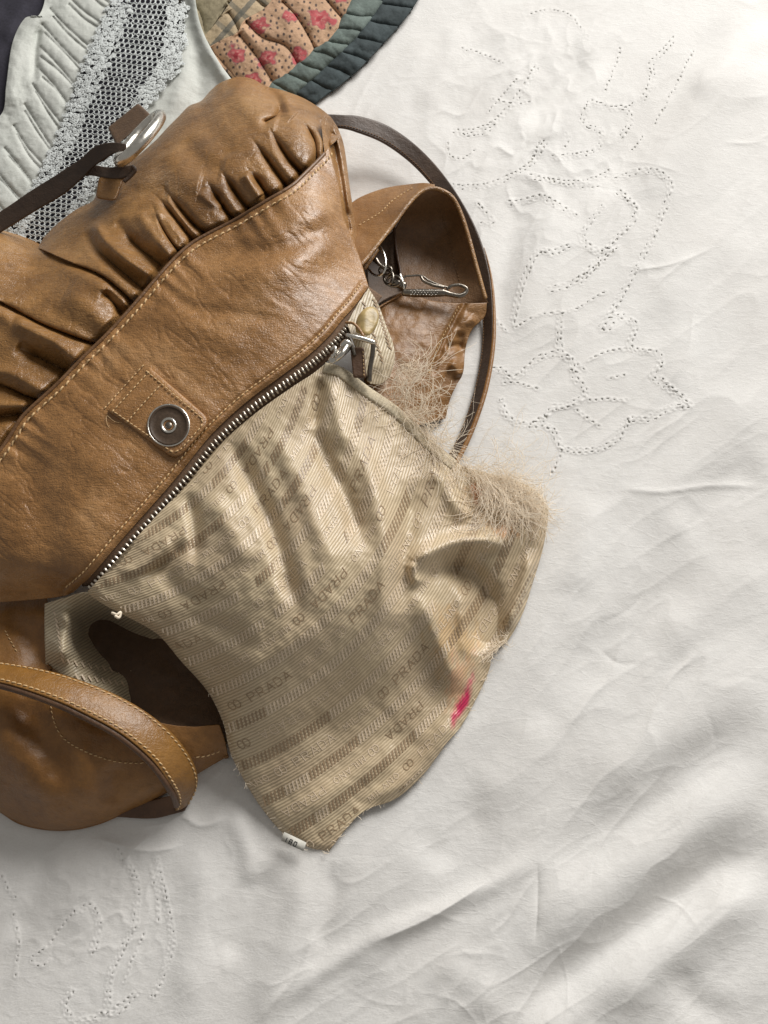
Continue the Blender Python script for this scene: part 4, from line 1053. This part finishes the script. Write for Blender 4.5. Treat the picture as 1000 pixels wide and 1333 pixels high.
# folded selvedge along the torn top edge
te = spline(LE['top'][:6], 150); ti = offset_curve(te, 11.5); tt_ = np.linspace(0, 1, 8)[:, None]
o0 = offset_curve(te, -2.5)
EX = o0[None, :, 0] * (1 - tt_) + ti[None, :, 0] * tt_; EY = o0[None, :, 1] * (1 - tt_) + ti[None, :, 1] * tt_
jag = 1 + .12 * fbm(np.linspace(0, 60, 150), np.zeros(150), 4, 3)[None]
EH = lining_h(EX, EY) + 1.5 * np.sin(np.pi * np.clip(tt_ * 1.0, 0, 1))**.5 + .3 + .35 * np.sin(np.linspace(0, 260, 150))[None]
surface('selvedge', EX, EY * 1 + 0 * jag, EH, M['selv'], lining, thick=.4)

# frayed threads
Vs, Fs, off = [], [], 0
_fx = np.arange(440, 760, 2.0); _fy = np.arange(430, 760, 2.0); _FX, _FY = np.meshgrid(_fx, _fy)
_FH = np.where(inside(_FX, _FY), lining_h(_FX, _FY), np.where((_FX < 606) & (_FY < 540), 30, 3.0))
def floor_h(x, y):
    i = int((x - 440) / 2); j = int((y - 430) / 2)
    return float(_FH[j, i]) if 0 <= i < len(_fx) and 0 <= j < len(_fy) else 3.0
def fray(x, y, ang, length, curl, h0, hr, r=.17, n=16):
    global off
    pts = []; th_ = ang; k = random.gauss(0, curl); kd = random.gauss(0, curl * .6); st_ = length / n; h = h0; vh = hr
    for i in range(n + 1):
        hs = float(h); pts.append((x, y, hs)); x += st_ * math.cos(th_); y += st_ * math.sin(th_); th_ += (k + kd * math.sin(i * .55)) * st_ * .1 + random.gauss(0, .10); h += vh * st_ * .1; vh -= .12 * st_ * .1 * abs(hr); h = max(h, floor_h(x, y) + .6)
    pts = np.array(pts); C = P(*pts.T); v, f = tube_vf(C, r / 1000 * random.uniform(.7, 1.3), 4, off); Vs.append(v); Fs.append(f); off += len(v)
tp = spline(LE['top'], 300)
def thr(t): return tp[int(np.clip(t, 0, .999) * 300)]
def clump(n, x, y, sx, sy, ang, sa, l0, l1, curl, h0, hr, r=.19, nseg=16):
    for _ in range(n): fray(x + random.gauss(0, sx), y + random.gauss(0, sy), random.gauss(ang, sa), random.uniform(l0, l1), curl, h0 + random.uniform(0, 5), random.gauss(hr, 1.2), r, nseg)
for i in range(26):      # long curly strands near the slider end
    t = random.uniform(.22, .50); x, y = thr(t); clump(4, x + random.uniform(-2, 8), y + random.uniform(-10, 4), 2.5, 2.5, random.gauss(-1.2, .55), .22, 35, 95, .36, float(_lb(x, y)), 2.2, .12, 20)
for i in range(16):
    x, y = random.uniform(506, 528), random.uniform(462, 506); clump(4, x, y, 2, 2, random.gauss(.55, .35), .15, 50, 115, .42, 62, -1.0, .12, 20)
for i in range(52):      # matted fringe along the edge
    t = random.uniform(.30, .78); x, y = thr(t); clump(5, x + random.gauss(0, 4), y + random.gauss(-3, 5), 3, 3, random.gauss(.72, .42), 0.16, 22, 80, .26, float(_lb(x, y)) + 1, .2, .13, 13)
for i in range(42):      # hanging tassel at the corner
    x = random.uniform(618, 706); y = 606 + (x - 612) * .36 + random.uniform(-10, 22); tx_, ty_ = 682 + (x - 660) * .35, 706
    a_ = math.atan2(ty_ - y, tx_ - x); l_ = math.hypot(tx_ - x, ty_ - y); clump(8, x, y, 4, 4, a_, .16, l_ * .6, l_ * 1.08, .26, floor_h(x, y) + 1, .1, .15, 12)
for i in range(40):       # stray hairs over the sheet
    x, y = random.uniform(600, 715), random.uniform(560, 690); fray(x, y, random.uniform(-1.9, .5), random.uniform(20, 60), .7, 14 + random.uniform(-8, 8), random.gauss(0, 2), r=.11, n=14)
for i in range(60):
    t = random.uniform(.0, .35); x, y = spline(LE['right'], 300)[int((.28 + .2 * t) * 300)]; fray(x - 4, y, random.gauss(2.6, .9), random.uniform(8, 22), 1, 8, 1, r=.13, n=8)
for i in range(90):       # loose ends along the other torn sides
    x, y = spline(LE['right'] if i % 3 else LE['bottom'], 300)[random.randrange(0 if i % 3 else 120, 299)]; fray(x, y, random.uniform(0, 6.28), random.uniform(3, 9), 1, float(_lb(x, y)) + .5, 0, r=.13, n=5)
o = link('frayed_threads', mesh_np('frayed_threads', np.vstack(Vs), np.vstack(Fs)), M['fray'], lining); o['kind'] = 'stuff'

# small woven care tag at the lowest corner
tg = np.array([(366, 1086), (395, 1100), (391, 1110), (362, 1096)], float)
tagm = surface('care_tag', np.array([[366., 381, 395], [370, 385, 399]]), np.array([[1094., 1102, 1108], [1083, 1090, 1097]]), np.full((2, 3), 8.5), M['label'], lining, thick=.15)
Vq = []
def tq(p, q, w):
    p, q = np.array(p, float), np.array(q, float); t_ = (q - p) / np.hypot(*(q - p)); n_ = np.array([-t_[1], t_[0]]) * w / 2; Vq.append([p + n_, q + n_, q - n_, p - n_])
def tp2(u, v): return (np.array([368.5, 1089.5]) + u * np.array([26.0, 12.6]) / 26 + v * np.array([-.43, .9]))
for gl, u0 in (('1', 4), ('8', 9), ('0', 15)):
    segs = {'1': [((1, -3), (1, 3))], '8': [((0, -3), (3, -3)), ((3, -3), (3, 3)), ((3, 3), (0, 3)), ((0, 3), (0, -3)), ((0, 0), (3, 0))], '0': [((0, -3), (3, -3)), ((3, -3), (3, 3)), ((3, 3), (0, 3)), ((0, 3), (0, -3))]}[gl]
    for (a1, b1), (a2, b2) in segs: tq(tp2(u0 + a1, b1 + 1.5), tp2(u0 + a2, b2 + 1.5), 1.1)
Vq = np.array(Vq); V = P(Vq[..., 0], Vq[..., 1], 8.9); o = link('care_tag_print', mesh_np('care_tag_print', V.reshape(-1, 3), np.arange(len(Vq) * 4).reshape(-1, 4)), M['ink'], lining); o['kind'] = 'stuff'

# ---- lining facing to the right of the zip end
X, Y = coons([(452, 420), (466, 396), (480, 375)], [(482, 500), (496, 500), (508, 490)], [(452, 420), (462, 450), (474, 480), (482, 500)], [(480, 375), (492, 395), (503, 424), (512, 448), (514, 470), (508, 490)], 60, 100)
fl = tps([(452, 420, 82), (480, 375, 74), (482, 500, 66), (512, 448, 60), (508, 490, 58), (480, 430, 76), (495, 470, 68), (496, 410, 66)])
Hf = fl(X, Y) + .6 * fbm(X / 14, Y / 14, 2, 2)
uvf = np.stack([X * .3 - Y * .95, X * .95 + Y * .3], -1)
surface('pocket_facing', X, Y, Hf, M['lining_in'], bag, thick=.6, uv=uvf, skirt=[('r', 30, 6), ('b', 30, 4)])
Vq = []
for (x0, y0, x1, y1) in ((474, 395, 498, 470), (488, 392, 508, 452)):
    for t_ in np.linspace(0, 1, 12):
        cx, cy = x0 + (x1 - x0) * t_, y0 + (y1 - y0) * t_; Vq.append([(cx - 3.5, cy - 2.4), (cx - 2.0, cy - 3.4), (cx + 3.5, cy + 2.4), (cx + 2.0, cy + 3.4)])
Vq = np.array(Vq); V = P(Vq[..., 0], Vq[..., 1], fl(Vq[..., 0], Vq[..., 1]) + .8); o = link('facing_woven_motif', mesh_np('facing_woven_motif', V.reshape(-1, 3), np.arange(len(Vq) * 4).reshape(-1, 4)), M['motif_d'], bag); o['kind'] = 'stuff'

# ---- lower body of the bag, lying on the bed
_bb = tps([(-70, 756, 20), (0, 752, 20), (50, 752, 22), (-70, 800, 30), (0, 796, 34), (57, 790, 36), (66, 865, 42), (120, 900, 44), (190, 935, 40), (240, 945, 34), (285, 945, 26), (296, 985, 12), (240, 1018, 12), (200, 1042, 12), (165, 1058, 12), (130, 1073, 12), (95, 1081, 12), (60, 1081, 12), (0, 1058, 12), (-70, 1020, 12),
           (0, 900, 48), (60, 960, 50), (120, 1000, 44), (0, 1000, 38), (60, 1040, 34), (170, 1000, 34), (230, 985, 26), (-70, 900, 44)])


def body_h(x, y):
    h = _bb(x, y)
    for p, a, w in (([(20, 905), (60, 960), (90, 1030)], -5, 22), ([(-20, 940), (30, 990), (50, 1050)], 4, 24), ([(100, 960), (110, 1010), (120, 1060)], 3, 18), ([(150, 990), (150, 1020), (140, 1050)], -3, 14), ([(0, 800), (40, 830), (55, 880)], -3, 16)):
        h = h + stroke(x, y, p, a, w)
    return h + 1.0 * fbm(np.asarray(x) / 50, np.asarray(y) / 50, 51, 3)


BOT = [(-70, 1020), (-30, 1040), (0, 1058), (25, 1073), (60, 1081), (95, 1081), (130, 1073), (165, 1058), (200, 1042), (240, 1018), (270, 1000), (297, 984)]
X, Y = coons([(-70, 756), (0, 752), (40, 752), (60, 775), (62, 830), (68, 868), (120, 900), (190, 935), (240, 946), (286, 944)], BOT, [(-70, 756), (-74, 890), (-70, 1020)], [(286, 944), (293, 964), (297, 984)], 300, 200)
H = body_h(X, Y); dS, _, _ = dist(X, Y, spline(BOT)[::4]); H = H - 9 * np.exp(-dS / 6.0)
surface('lower_body', X, Y, np.maximum(H, 4), M['gold'], bag, skirt=[('b', 1, 8), ('r', 1, 5)], thick=1.5)
C, Nn = on_surface(spline([(66, 918), (70, 938), (80, 958), (98, 972), (125, 984), (155, 992), (185, 993), (205, 988)], 120), body_h, .3); stitches('body_stitching', C, Nn, M['thread'], bag, 2.0, 1.4, .36, .2)
C, Nn = on_surface(spline([(254, 986), (270, 984), (292, 976)], 30), body_h, .4); stitches('body_stitching', C, Nn, M['thread'], bag, 2.0, 1.2, .36, .2)
C, Nn = on_surface(spline([(6, 820), (16, 838), (24, 852)], 30), body_h, .4); stitches('body_stitching', C, Nn, M['thread'], bag, 2.0, 1.4, .36, .2)

# ---- inside of the bag seen past the torn lining
X, Y = coons([(58, 786), (85, 778), (118, 772), (170, 790), (250, 830), (330, 900)], [(60, 880), (130, 915), (200, 950), (260, 965), (330, 970)], [(58, 786), (58, 830), (60, 880)], [(330, 900), (334, 935), (330, 970)], 200, 120)
_ib = tps([(58, 786, 46), (118, 774, 64), (66, 850, 46), (88, 800, 50), (92, 840, 46), (112, 810, 18), (112, 840, 22), (128, 812, 0), (130, 845, 2), (140, 825, -10), (165, 850, -8), (200, 850, -10), (120, 880, 36), (150, 888, 20), (175, 900, 6), (190, 915, 0), (250, 880, -8), (240, 950, 4), (330, 970, 3), (330, 900, 3), (60, 880, 36), (170, 795, 40)])
H = _ib(X, Y)
for p, a, w in (([(92, 790), (84, 825), (76, 868)], 8, 11), ([(104, 795), (108, 830), (98, 850)], -6, 9), ([(160, 880), (185, 850), (210, 835)], 6, 9), ([(120, 880), (150, 870), (165, 850)], -4, 9), ([(70, 790), (95, 815), (112, 820)], 3, 8), ([(190, 905), (205, 875), (230, 860)], -4, 9)): H = H + stroke(X, Y, p, a, w)
H = H + .7 * fbm(X / 18, Y / 18, 8, 3); H = np.maximum(H, 1.5)
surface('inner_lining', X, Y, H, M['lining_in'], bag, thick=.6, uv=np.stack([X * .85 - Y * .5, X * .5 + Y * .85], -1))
Vq = []
for (x0, y0, x1, y1, n) in ((72, 800, 82, 860, 9), (90, 862, 190, 880, 12), (100, 880, 160, 890, 8)):
    for t_ in np.linspace(0, 1, n):
        cx, cy = x0 + (x1 - x0) * t_, y0 + (y1 - y0) * t_; Vq.append([(cx - 3, cy - 3), (cx - 1.2, cy - 4), (cx + 3, cy + 3), (cx + 1.2, cy + 4)])
Vq = np.array(Vq)
_ih = lambda x, y: np.maximum(_ib(x, y), 3) + sum(stroke(x, y, p, a, w) for p, a, w in (([(92, 790), (84, 825), (76, 868)], 8, 11), ([(104, 795), (108, 830), (98, 850)], -6, 9), ([(160, 880), (185, 850), (210, 835)], 6, 9), ([(120, 880), (150, 870), (165, 850)], -4, 9)))
V = P(Vq[..., 0], Vq[..., 1], _ih(Vq[..., 0], Vq[..., 1]) + 1.0); o = link('inner_woven_motif', mesh_np('inner_woven_motif', V.reshape(-1, 3), np.arange(len(Vq) * 4).reshape(-1, 4)), M['motif_l'], bag); o['kind'] = 'stuff'
X, Y = coons([(104, 792), (135, 784), (170, 790), (215, 815), (300, 890)], [(150, 925), (190, 945), (240, 957), (270, 958), (315, 960)], [(104, 792), (112, 850), (150, 925)], [(300, 890), (310, 930), (315, 960)], 60, 50)  # leather facing extended over the cavity; its dark colour stands in for shaded lining
surface('facing_and_cavity_shade', X, Y, tps([(104, 792, 10), (135, 800, 5), (205, 842, 4), (250, 850, 5), (300, 890, 6), (112, 850, 8), (150, 870, 8), (150, 925, 12), (215, 950, 20), (270, 955, 22), (315, 960, 14), (250, 915, 12), (180, 890, 9)])(X, Y) + .5 * fbm(X / 20, Y / 20, 3, 2), M['suede'], bag, thick=1.5)
tube('lining_knot', [(146, 798, 68), (152, 800, 71), (157, 797, 70), (155, 804, 70), (150, 802, 72)], .9, M['fray'], bag, k=6)

# ---- handle lying over the lower body
HU = [(-60, 857, 58), (0, 862, 60), (64, 873, 61), (128, 894, 58), (179, 919, 52), (218, 948, 44), (243, 977, 34), (256, 1003, 24), (257, 1024, 14), (246, 1046, 5)]
HL = [(-60, 882, 68), (0, 888, 70), (64, 908, 71), (109, 928, 68), (158, 955, 62), (197, 988, 52), (218, 1016, 40), (229, 1034, 27), (232, 1046, 16), (228, 1056, 6)]
handle, HV, HN = ribbon('handle', HU, HL, M['handle'], bag, thick=4.6, n=160, m=16, crown=1.2)
for k in (2, 13):
    Cs = HV[:, k] * .6 + HV[:, k - 1 if k == 2 else k + 1] * .4; stitches('stitching', Cs + HN[:, k] * .0002, HN[:, k], M['thread'], handle, 2.5, 1.3, .45, .25)
a = spline(HL, 160); tube('edge_binding', np.c_[a[:, 0] - 2.0, a[:, 1] + 4.0, a[:, 2] - 2.6][::8], 2.1, M['edge'], handle, k=8, n=160)
ribbon('handle_return', [(250, 1038, 5), (226, 1036, 6), (196, 1042, 6), (150, 1052, 6)], [(240, 1056, 4), (222, 1061, 4), (196, 1066, 4), (150, 1064, 4)], M['edge'], bag, thick=2.5, n=50, m=8)

# ---- open side pocket on the right
RIM = [(456, 352), (472, 342), (490, 320), (512, 292), (530, 268), (545, 252), (560, 245), (576, 248), (590, 258), (601, 280), (610, 308), (620, 345), (632, 388)]
RIMH = [60, 58, 55, 52, 50, 49, 48, 46, 42, 36, 30, 24, 16]
_rh = tps([(x, y, h) for (x, y), h in zip(RIM, RIMH)] + [(455, 262, 20), (500, 246, 20), (535, 240, 26), (470, 300, 44)])
X, Y = coons([(452, 268), (470, 256), (500, 245), (530, 240), (552, 238), (566, 240)], [(456, 352), (472, 342), (490, 320), (512, 292), (530, 268), (545, 252), (566, 242)], [(452, 268), (452, 310), (456, 352)], [(566, 240), (566, 241), (566, 242)], 130, 80)
band_h = lambda x, y: _rh(x, y) + .6 * fbm(np.asarray(x) / 24, np.asarray(y) / 24, 12, 3)
surface('pocket_band', X, Y, band_h(X, Y), M['pocket'], bag, thick=1.5, skirt=[('t', 2, 8)])
C, Nn = on_surface(spline([(466, 294), (480, 286), (496, 276), (510, 262), (526, 251), (540, 243)], 60), band_h, .4); stitches('pocket_stitching', C, Nn, M['thread'], bag, 2.4, 1.6, .4, .2)
c = np.c_[np.array(RIM), np.array(RIMH) + .2]; tube('pocket_rim', c, 1.9, M['ruched'], bag, k=10, n=160, flat=.8)
# inside face, falling into the pocket
inr = RIM[5:]; X, Y = coons(inr, [(514, 300), (516, 330), (521, 360), (527, 380), (560, 392), (600, 396), (636, 394)], [(545, 252), (530, 272), (514, 300)], [(632, 388), (634, 391), (636, 394)], 120, 90)
_in = tps([(x, y, h) for (x, y), h in zip(inr, RIMH[5:])] + [(514, 300, 18), (520, 350, 10), (527, 380, 10), (560, 392, 10), (600, 396, 11), (636, 394, 12), (560, 300, 12), (580, 330, 10), (590, 290, 18), (550, 350, 8), (600, 350, 13), (570, 270, 28)])
surface('pocket_inside', X, Y, _in(X, Y) + .4 * fbm(X / 20, Y / 20, 5, 2), M['facing'], bag, thick=1.2)
C, Nn = on_surface(spline([(568, 268), (578, 290), (586, 320), (594, 350), (600, 372)], 60), _in, .5); stitches('pocket_stitching', C, Nn, M['dthread'], bag, 2.2, 1.4, .4, .2)
tube('pocket_piping', [(513, 296, 20), (516, 325, 15), (521, 352, 12), (524, 372, 12)], 1.2, M['edge'], bag, k=8)
X, Y = coons([(478, 350), (495, 318), (516, 296)], [(486, 400), (505, 388), (528, 380)], [(478, 350), (480, 375), (486, 400)], [(516, 296), (522, 345), (528, 380)], 40, 40)
surface('pocket_lining', X, Y, tps([(478, 350, 14), (516, 296, 16), (486, 400, 14), (528, 380, 9), (505, 350, 7)])(X, Y), M['suede'], bag, thick=.8)
# front of the pocket below the opening
_pf = tps([(480, 410, 30), (500, 396, 28), (527, 380, 26), (560, 390, 25), (600, 394, 22), (634, 396, 16), (630, 415, 12), (612, 432, 12), (605, 470, 10), (596, 500, 8), (570, 545, 8), (500, 500, 34), (540, 450, 30), (560, 500, 20), (480, 560, 34), (585, 430, 22)])
pf_h = lambda x, y: _pf(x, y) + stroke(x, y, [(604, 396), (588, 425), (574, 455), (562, 490)], -3.5, 4, 'g', (0, .1)) + stroke(x, y, [(596, 430), (600, 445), (606, 470)], -4, 7) + stroke(x, y, [(610, 405), (604, 420), (622, 412)], 3, 8) + stroke(x, y, [(585, 470), (595, 480), (600, 492)], 5, 8) + stroke(x, y, [(580, 455), (592, 450), (604, 452)], -4, 5) + .8 * fbm(np.asarray(x) / 22, np.asarray(y) / 22, 29, 3)
X, Y = coons([(478, 410), (500, 397), (525, 381), (560, 391), (600, 395), (634, 394)], [(480, 560), (530, 556), (580, 545)], [(478, 410), (474, 480), (480, 560)], [(634, 394), (631, 412), (614, 430), (606, 455), (603, 485), (594, 502), (586, 520), (580, 545)], 150, 150)
surface('pocket_front', X, Y, pf_h(X, Y), M['pocket'], bag, thick=1.5, skirt=[('r', 1.5, 6)])
tube('pocket_front_edge', [(482, 408, 31), (500, 396, 30), (514, 388, 29), (526, 380, 27.5)], .8, M['tan'], bag, k=8)
C, Nn = on_surface(spline([(598, 398), (584, 424), (570, 452), (558, 488)], 60), pf_h, .4); stitches('pocket_stitching', C, Nn, M['thread'], bag, 2.0, 1.4, .36, .2)

# ---- slim dark strap looping round the pocket
SA = [(424, 148, 40), (446, 149, 38), (470, 151, 34), (505, 163, 27), (540, 187, 22), (572, 220, 20), (600, 260, 20), (622, 304, 18), (636, 352, 15), (641, 400, 13), (640, 450, 12), (632, 500, 12), (620, 540, 12), (606, 575, 12), (590, 606, 12)]
SB = [(424, 166, 36), (446, 166, 34), (466, 171, 31), (498, 184, 24), (530, 207, 18), (558, 236, 15), (584, 272, 14), (606, 314, 11), (620, 360, 8), (627, 405, 5), (627, 450, 4), (620, 495, 4), (609, 535, 4), (595, 570, 4), (578, 602, 4)]
strap, SV, SN = ribbon('side_strap', SA, SB, M['dark'], bag, thick=2.6, n=170, m=8)
stitches('stitching', SV[:, 6] + SN[:, 6] * .0002, SN[:, 6], M['dthread'], strap, 1.6, 1.1, .3, .15)
ca = spline(SA, 170)[84:]; tube('strap_edge', np.c_[ca[:, 0] + 2, ca[:, 1], ca[:, 2] - 1][::5], [.3, 1.2, 1.8, 1.9, 1.9, 1.9], M['gold'], strap, k=8, n=120, flat=.8)

# ---- swivel clasp inside the pocket
cl = thing_part = bpy.data.objects.new('swivel_clasp', None); col.objects.link(cl); attach(cl, bag)
HB = 34
ang = np.linspace(0, 2 * math.pi, 14, endpoint=False)
tube('clasp_ring', [(489 + 13 * math.cos(a) + 3 * math.sin(a), 338 + 21 * math.sin(a), 40 + 6 * math.cos(a)) for a in ang], 1.05, M['nickel'], cl, closed=True, k=10, n=64)
tube('leather_loop', [(472, 348, 46), (480, 336, 47), (489, 324, 45)], [3.6, 3.8, 3.4], M['ruched'], cl, k=10, flat=.5)
tube('ball_post', [(489, 338, 42), (493, 343, 42), (500, 349, 41)], [2.4, 1.4, 1.6], M['gun'], cl, k=12)
for (cx, cy, rx, ry, rot) in ((502, 352, 8, 6, .4), (506, 361, 6, 9, .2), (513, 366, 9, 7, .5)):
    tube('swivel_link', [(cx + rx * math.cos(a), cy + ry * math.sin(a), HB + 4 + 3 * math.cos(a + rot)) for a in ang], 1.15, M['gun'], cl, closed=True, k=8, n=48)
tube('swivel_barrel', [(510, 368, HB + 1), (518, 370, HB + 1), (527, 372, HB)], [3.2, 3.6, 3.2], M['gun'], cl, k=14)
tube('swivel_pin', [(521, 357, HB + 4), (524, 366, HB + 4), (526, 376, HB + 2)], .9, M['nickel'], cl, k=8)
barrel = tube('clasp_body', [(525, 381, HB), (540, 381.5, HB), (560, 381.5, HB), (578, 381, HB)], [2.7, 3.3, 3.3, 3.0], M['gun'], cl, k=16)
Vs, Fs, off = [], [], 0
for i in range(9):
    for j in range(3):
        p = np.array([535 + i * 4.0 + (j % 2) * 2, 378 + j * 2.8]); C = P([p[0] - .6, p[0], p[0] + .6], [p[1]] * 3, [HB + 3.0] * 3); v, f = tube_vf(C, np.array([.2, .45, .2]) / 1000, 6, off); Vs.append(v); Fs.append(f); off += len(v)
o = link('knurl', mesh_np('knurl', np.vstack(Vs), np.vstack(Fs)), M['nickel'], barrel); o['kind'] = 'stuff'
tube('clasp_gate', [(524, 374, HB + 2), (526, 361, HB + 3), (536, 359, HB + 3), (549, 359, HB + 3), (558, 365, HB + 3), (572, 371, HB + 2.5), (586, 375, HB + 1)], .85, M['gun'], cl, k=8, n=70)
tube('gate_spring', [(548, 360, HB + 3), (552, 366, HB + 3), (564, 371, HB + 3), (578, 374, HB + 2)], 1.2, M['gun'], cl, k=8)
tube('clasp_hook', [(578, 381, HB), (586, 383, HB), (598, 385, HB), (606, 381, HB), (607, 375, HB + 1), (598, 371, HB + 1.5), (588, 372, HB + 1.5), (582, 376, HB + 1)], [2.6, 2.0, 1.9, 1.8, 1.4, 1.2, 1.2, 1.2], M['gun'], cl, k=12, n=80)

# ---- zip slider and pull
sl = bpy.data.objects.new('zip_slider', None); col.objects.link(sl); attach(sl, bag)
zz = 87
tube('slider_body', [(430, 470, zz), (438, 464, zz + 1), (446, 457, zz + 1.5), (454, 450, zz + 1)], [2.6, 3.6, 3.8, 3.0], M['nickel'], sl, k=12, flat=.55)
tube('slider_lug', [(431, 455, zz + 3), (436, 452, zz + 4.5), (436, 460, zz + 4), (432, 464, zz + 3)], 1.3, M['nickel'], sl, k=8)
tube('slider_bridge', [(438, 468, zz + 3), (445, 461, zz + 6), (452, 450, zz + 5)], [1.6, 2.0, 1.7], M['nickel'], sl, k=10)
tube('slider_cap', [(445, 450, zz + 4), (451, 446, zz + 5), (457, 449, zz + 4)], [2.0, 2.6, 2.0], M['nickel'], sl, k=12)
tube('pull_bar', [(451, 436, zz + 7), (460, 438, zz + 7), (475, 442, zz + 6), (487, 446, zz + 5)], [1.3, 1.7, 1.8, 1.7], M['nickel'], sl, k=12)
tube('pull_side', [(486, 447, zz + 4), (485, 462, zz + 1), (482, 478, zz - 3), (481, 496, zz - 8)], 1.7, M['gun'], sl, k=10)
tube('pull_side', [(452, 437, zz + 5), (458, 450, zz + 3), (462, 462, zz + 1)], 1.2, M['gun'], sl, k=10)
pl = pad('pull_leather', rounded([(456, 452), (474, 452), (477, 492), (460, 492)], [3, 3, 3, 3]), lambda x, y: zz - .12 * (np.asarray(y) - 452), 1.6, M['edge'], sl)
C, Nn = on_surface(spline([(472.5, 456), (473.5, 472), (474, 490)], 20), lambda x, y: zz + 1.8 - .12 * (np.asarray(y) - 452), .2); stitches('stitching', C, Nn, M['thread'], pl, 1.8, 1.1, .32, .1)
kn = np.array([(478 + 14.5 * math.cos(a), 419 + 20 * math.sin(a)) for a in np.linspace(0, 2 * math.pi, 36, endpoint=False)]); kn[:, 1] = np.minimum(kn[:, 1], 436 + (kn[:, 0] - 478) * .25)
kn = kn + np.c_[-.25 * (kn[:, 1] - 419), 0 * kn[:, 0]]
pad('pull_leaf', kn, lambda x, y: zz + 2 + 2.2 * np.exp(-((np.asarray(x) - 474) / 9)**2), 2.2, plain('worn_gold_leather', (.40, .29, .12), .42, noise=.35, nscale=120, bump=.5), sl, edge=5)
tube('pull_crease', [(450, 420, zz + 5), (460, 421, zz + 6), (468, 429, zz + 6), (473, 437, zz + 6)], 1.0, M['tan'], sl, k=8)

# ---- upper-left strap, ring and tab
pad('ring_tab', rounded([(140, 166), (180, 134), (197, 150), (152, 190)], [3, 3, 4, 4]), lambda x, y: tps([(140, 166, 62), (180, 134, 66), (197, 150, 72), (152, 190, 70)])(x, y), 3.0, M['suede'], bag)
pad('ring_tab_base', rounded([(128, 232), (150, 216), (168, 216), (150, 262), (124, 258)], [5, 4, 4, 6, 6]), lambda x, y: 72 + 0 * np.asarray(x), 3.0, M['ruched'], bag)
rc = np.array([182, 180.]); ra = np.array([27, -30.]); rb = np.array([3.5, 4.])
tube('strap_ring', [tuple(np.r_[rc + ra * math.cos(a) + rb * math.sin(a), 88 + 16 * math.sin(a)]) for a in ang], [4.4] * 3, M['nickel'], bag, closed=True, k=14, n=80)
us, UVv, UN = ribbon('upper_strap', [(-60, 310, 52), (0, 275, 60), (40, 248, 68), (75, 226, 76), (105, 206, 84), (118, 194, 90), (132, 187, 94), (150, 185, 96), (164, 187, 95)],
       [(-60, 338, 46), (0, 302, 52), (45, 274, 60), (82, 252, 68), (108, 230, 76), (122, 216, 82), (136, 206, 88), (150, 198, 92), (163, 195, 93)], M['dark'], bag, thick=2.6, n=140, m=10)
ribbon('strap_loop', [(104, 214, 78), (120, 214, 78), (140, 217, 78), (158, 216, 80), (174, 214, 82)], [(100, 228, 74), (120, 228, 74), (138, 231, 76), (156, 232, 76), (170, 228, 78)], M['dark'], us, thick=2.4, n=50, m=8)
tube('strap_loop_end', [(172, 216, 82), (176, 221, 80), (171, 228, 78), (162, 236, 77)], 1.6, M['dark'], us, k=8)
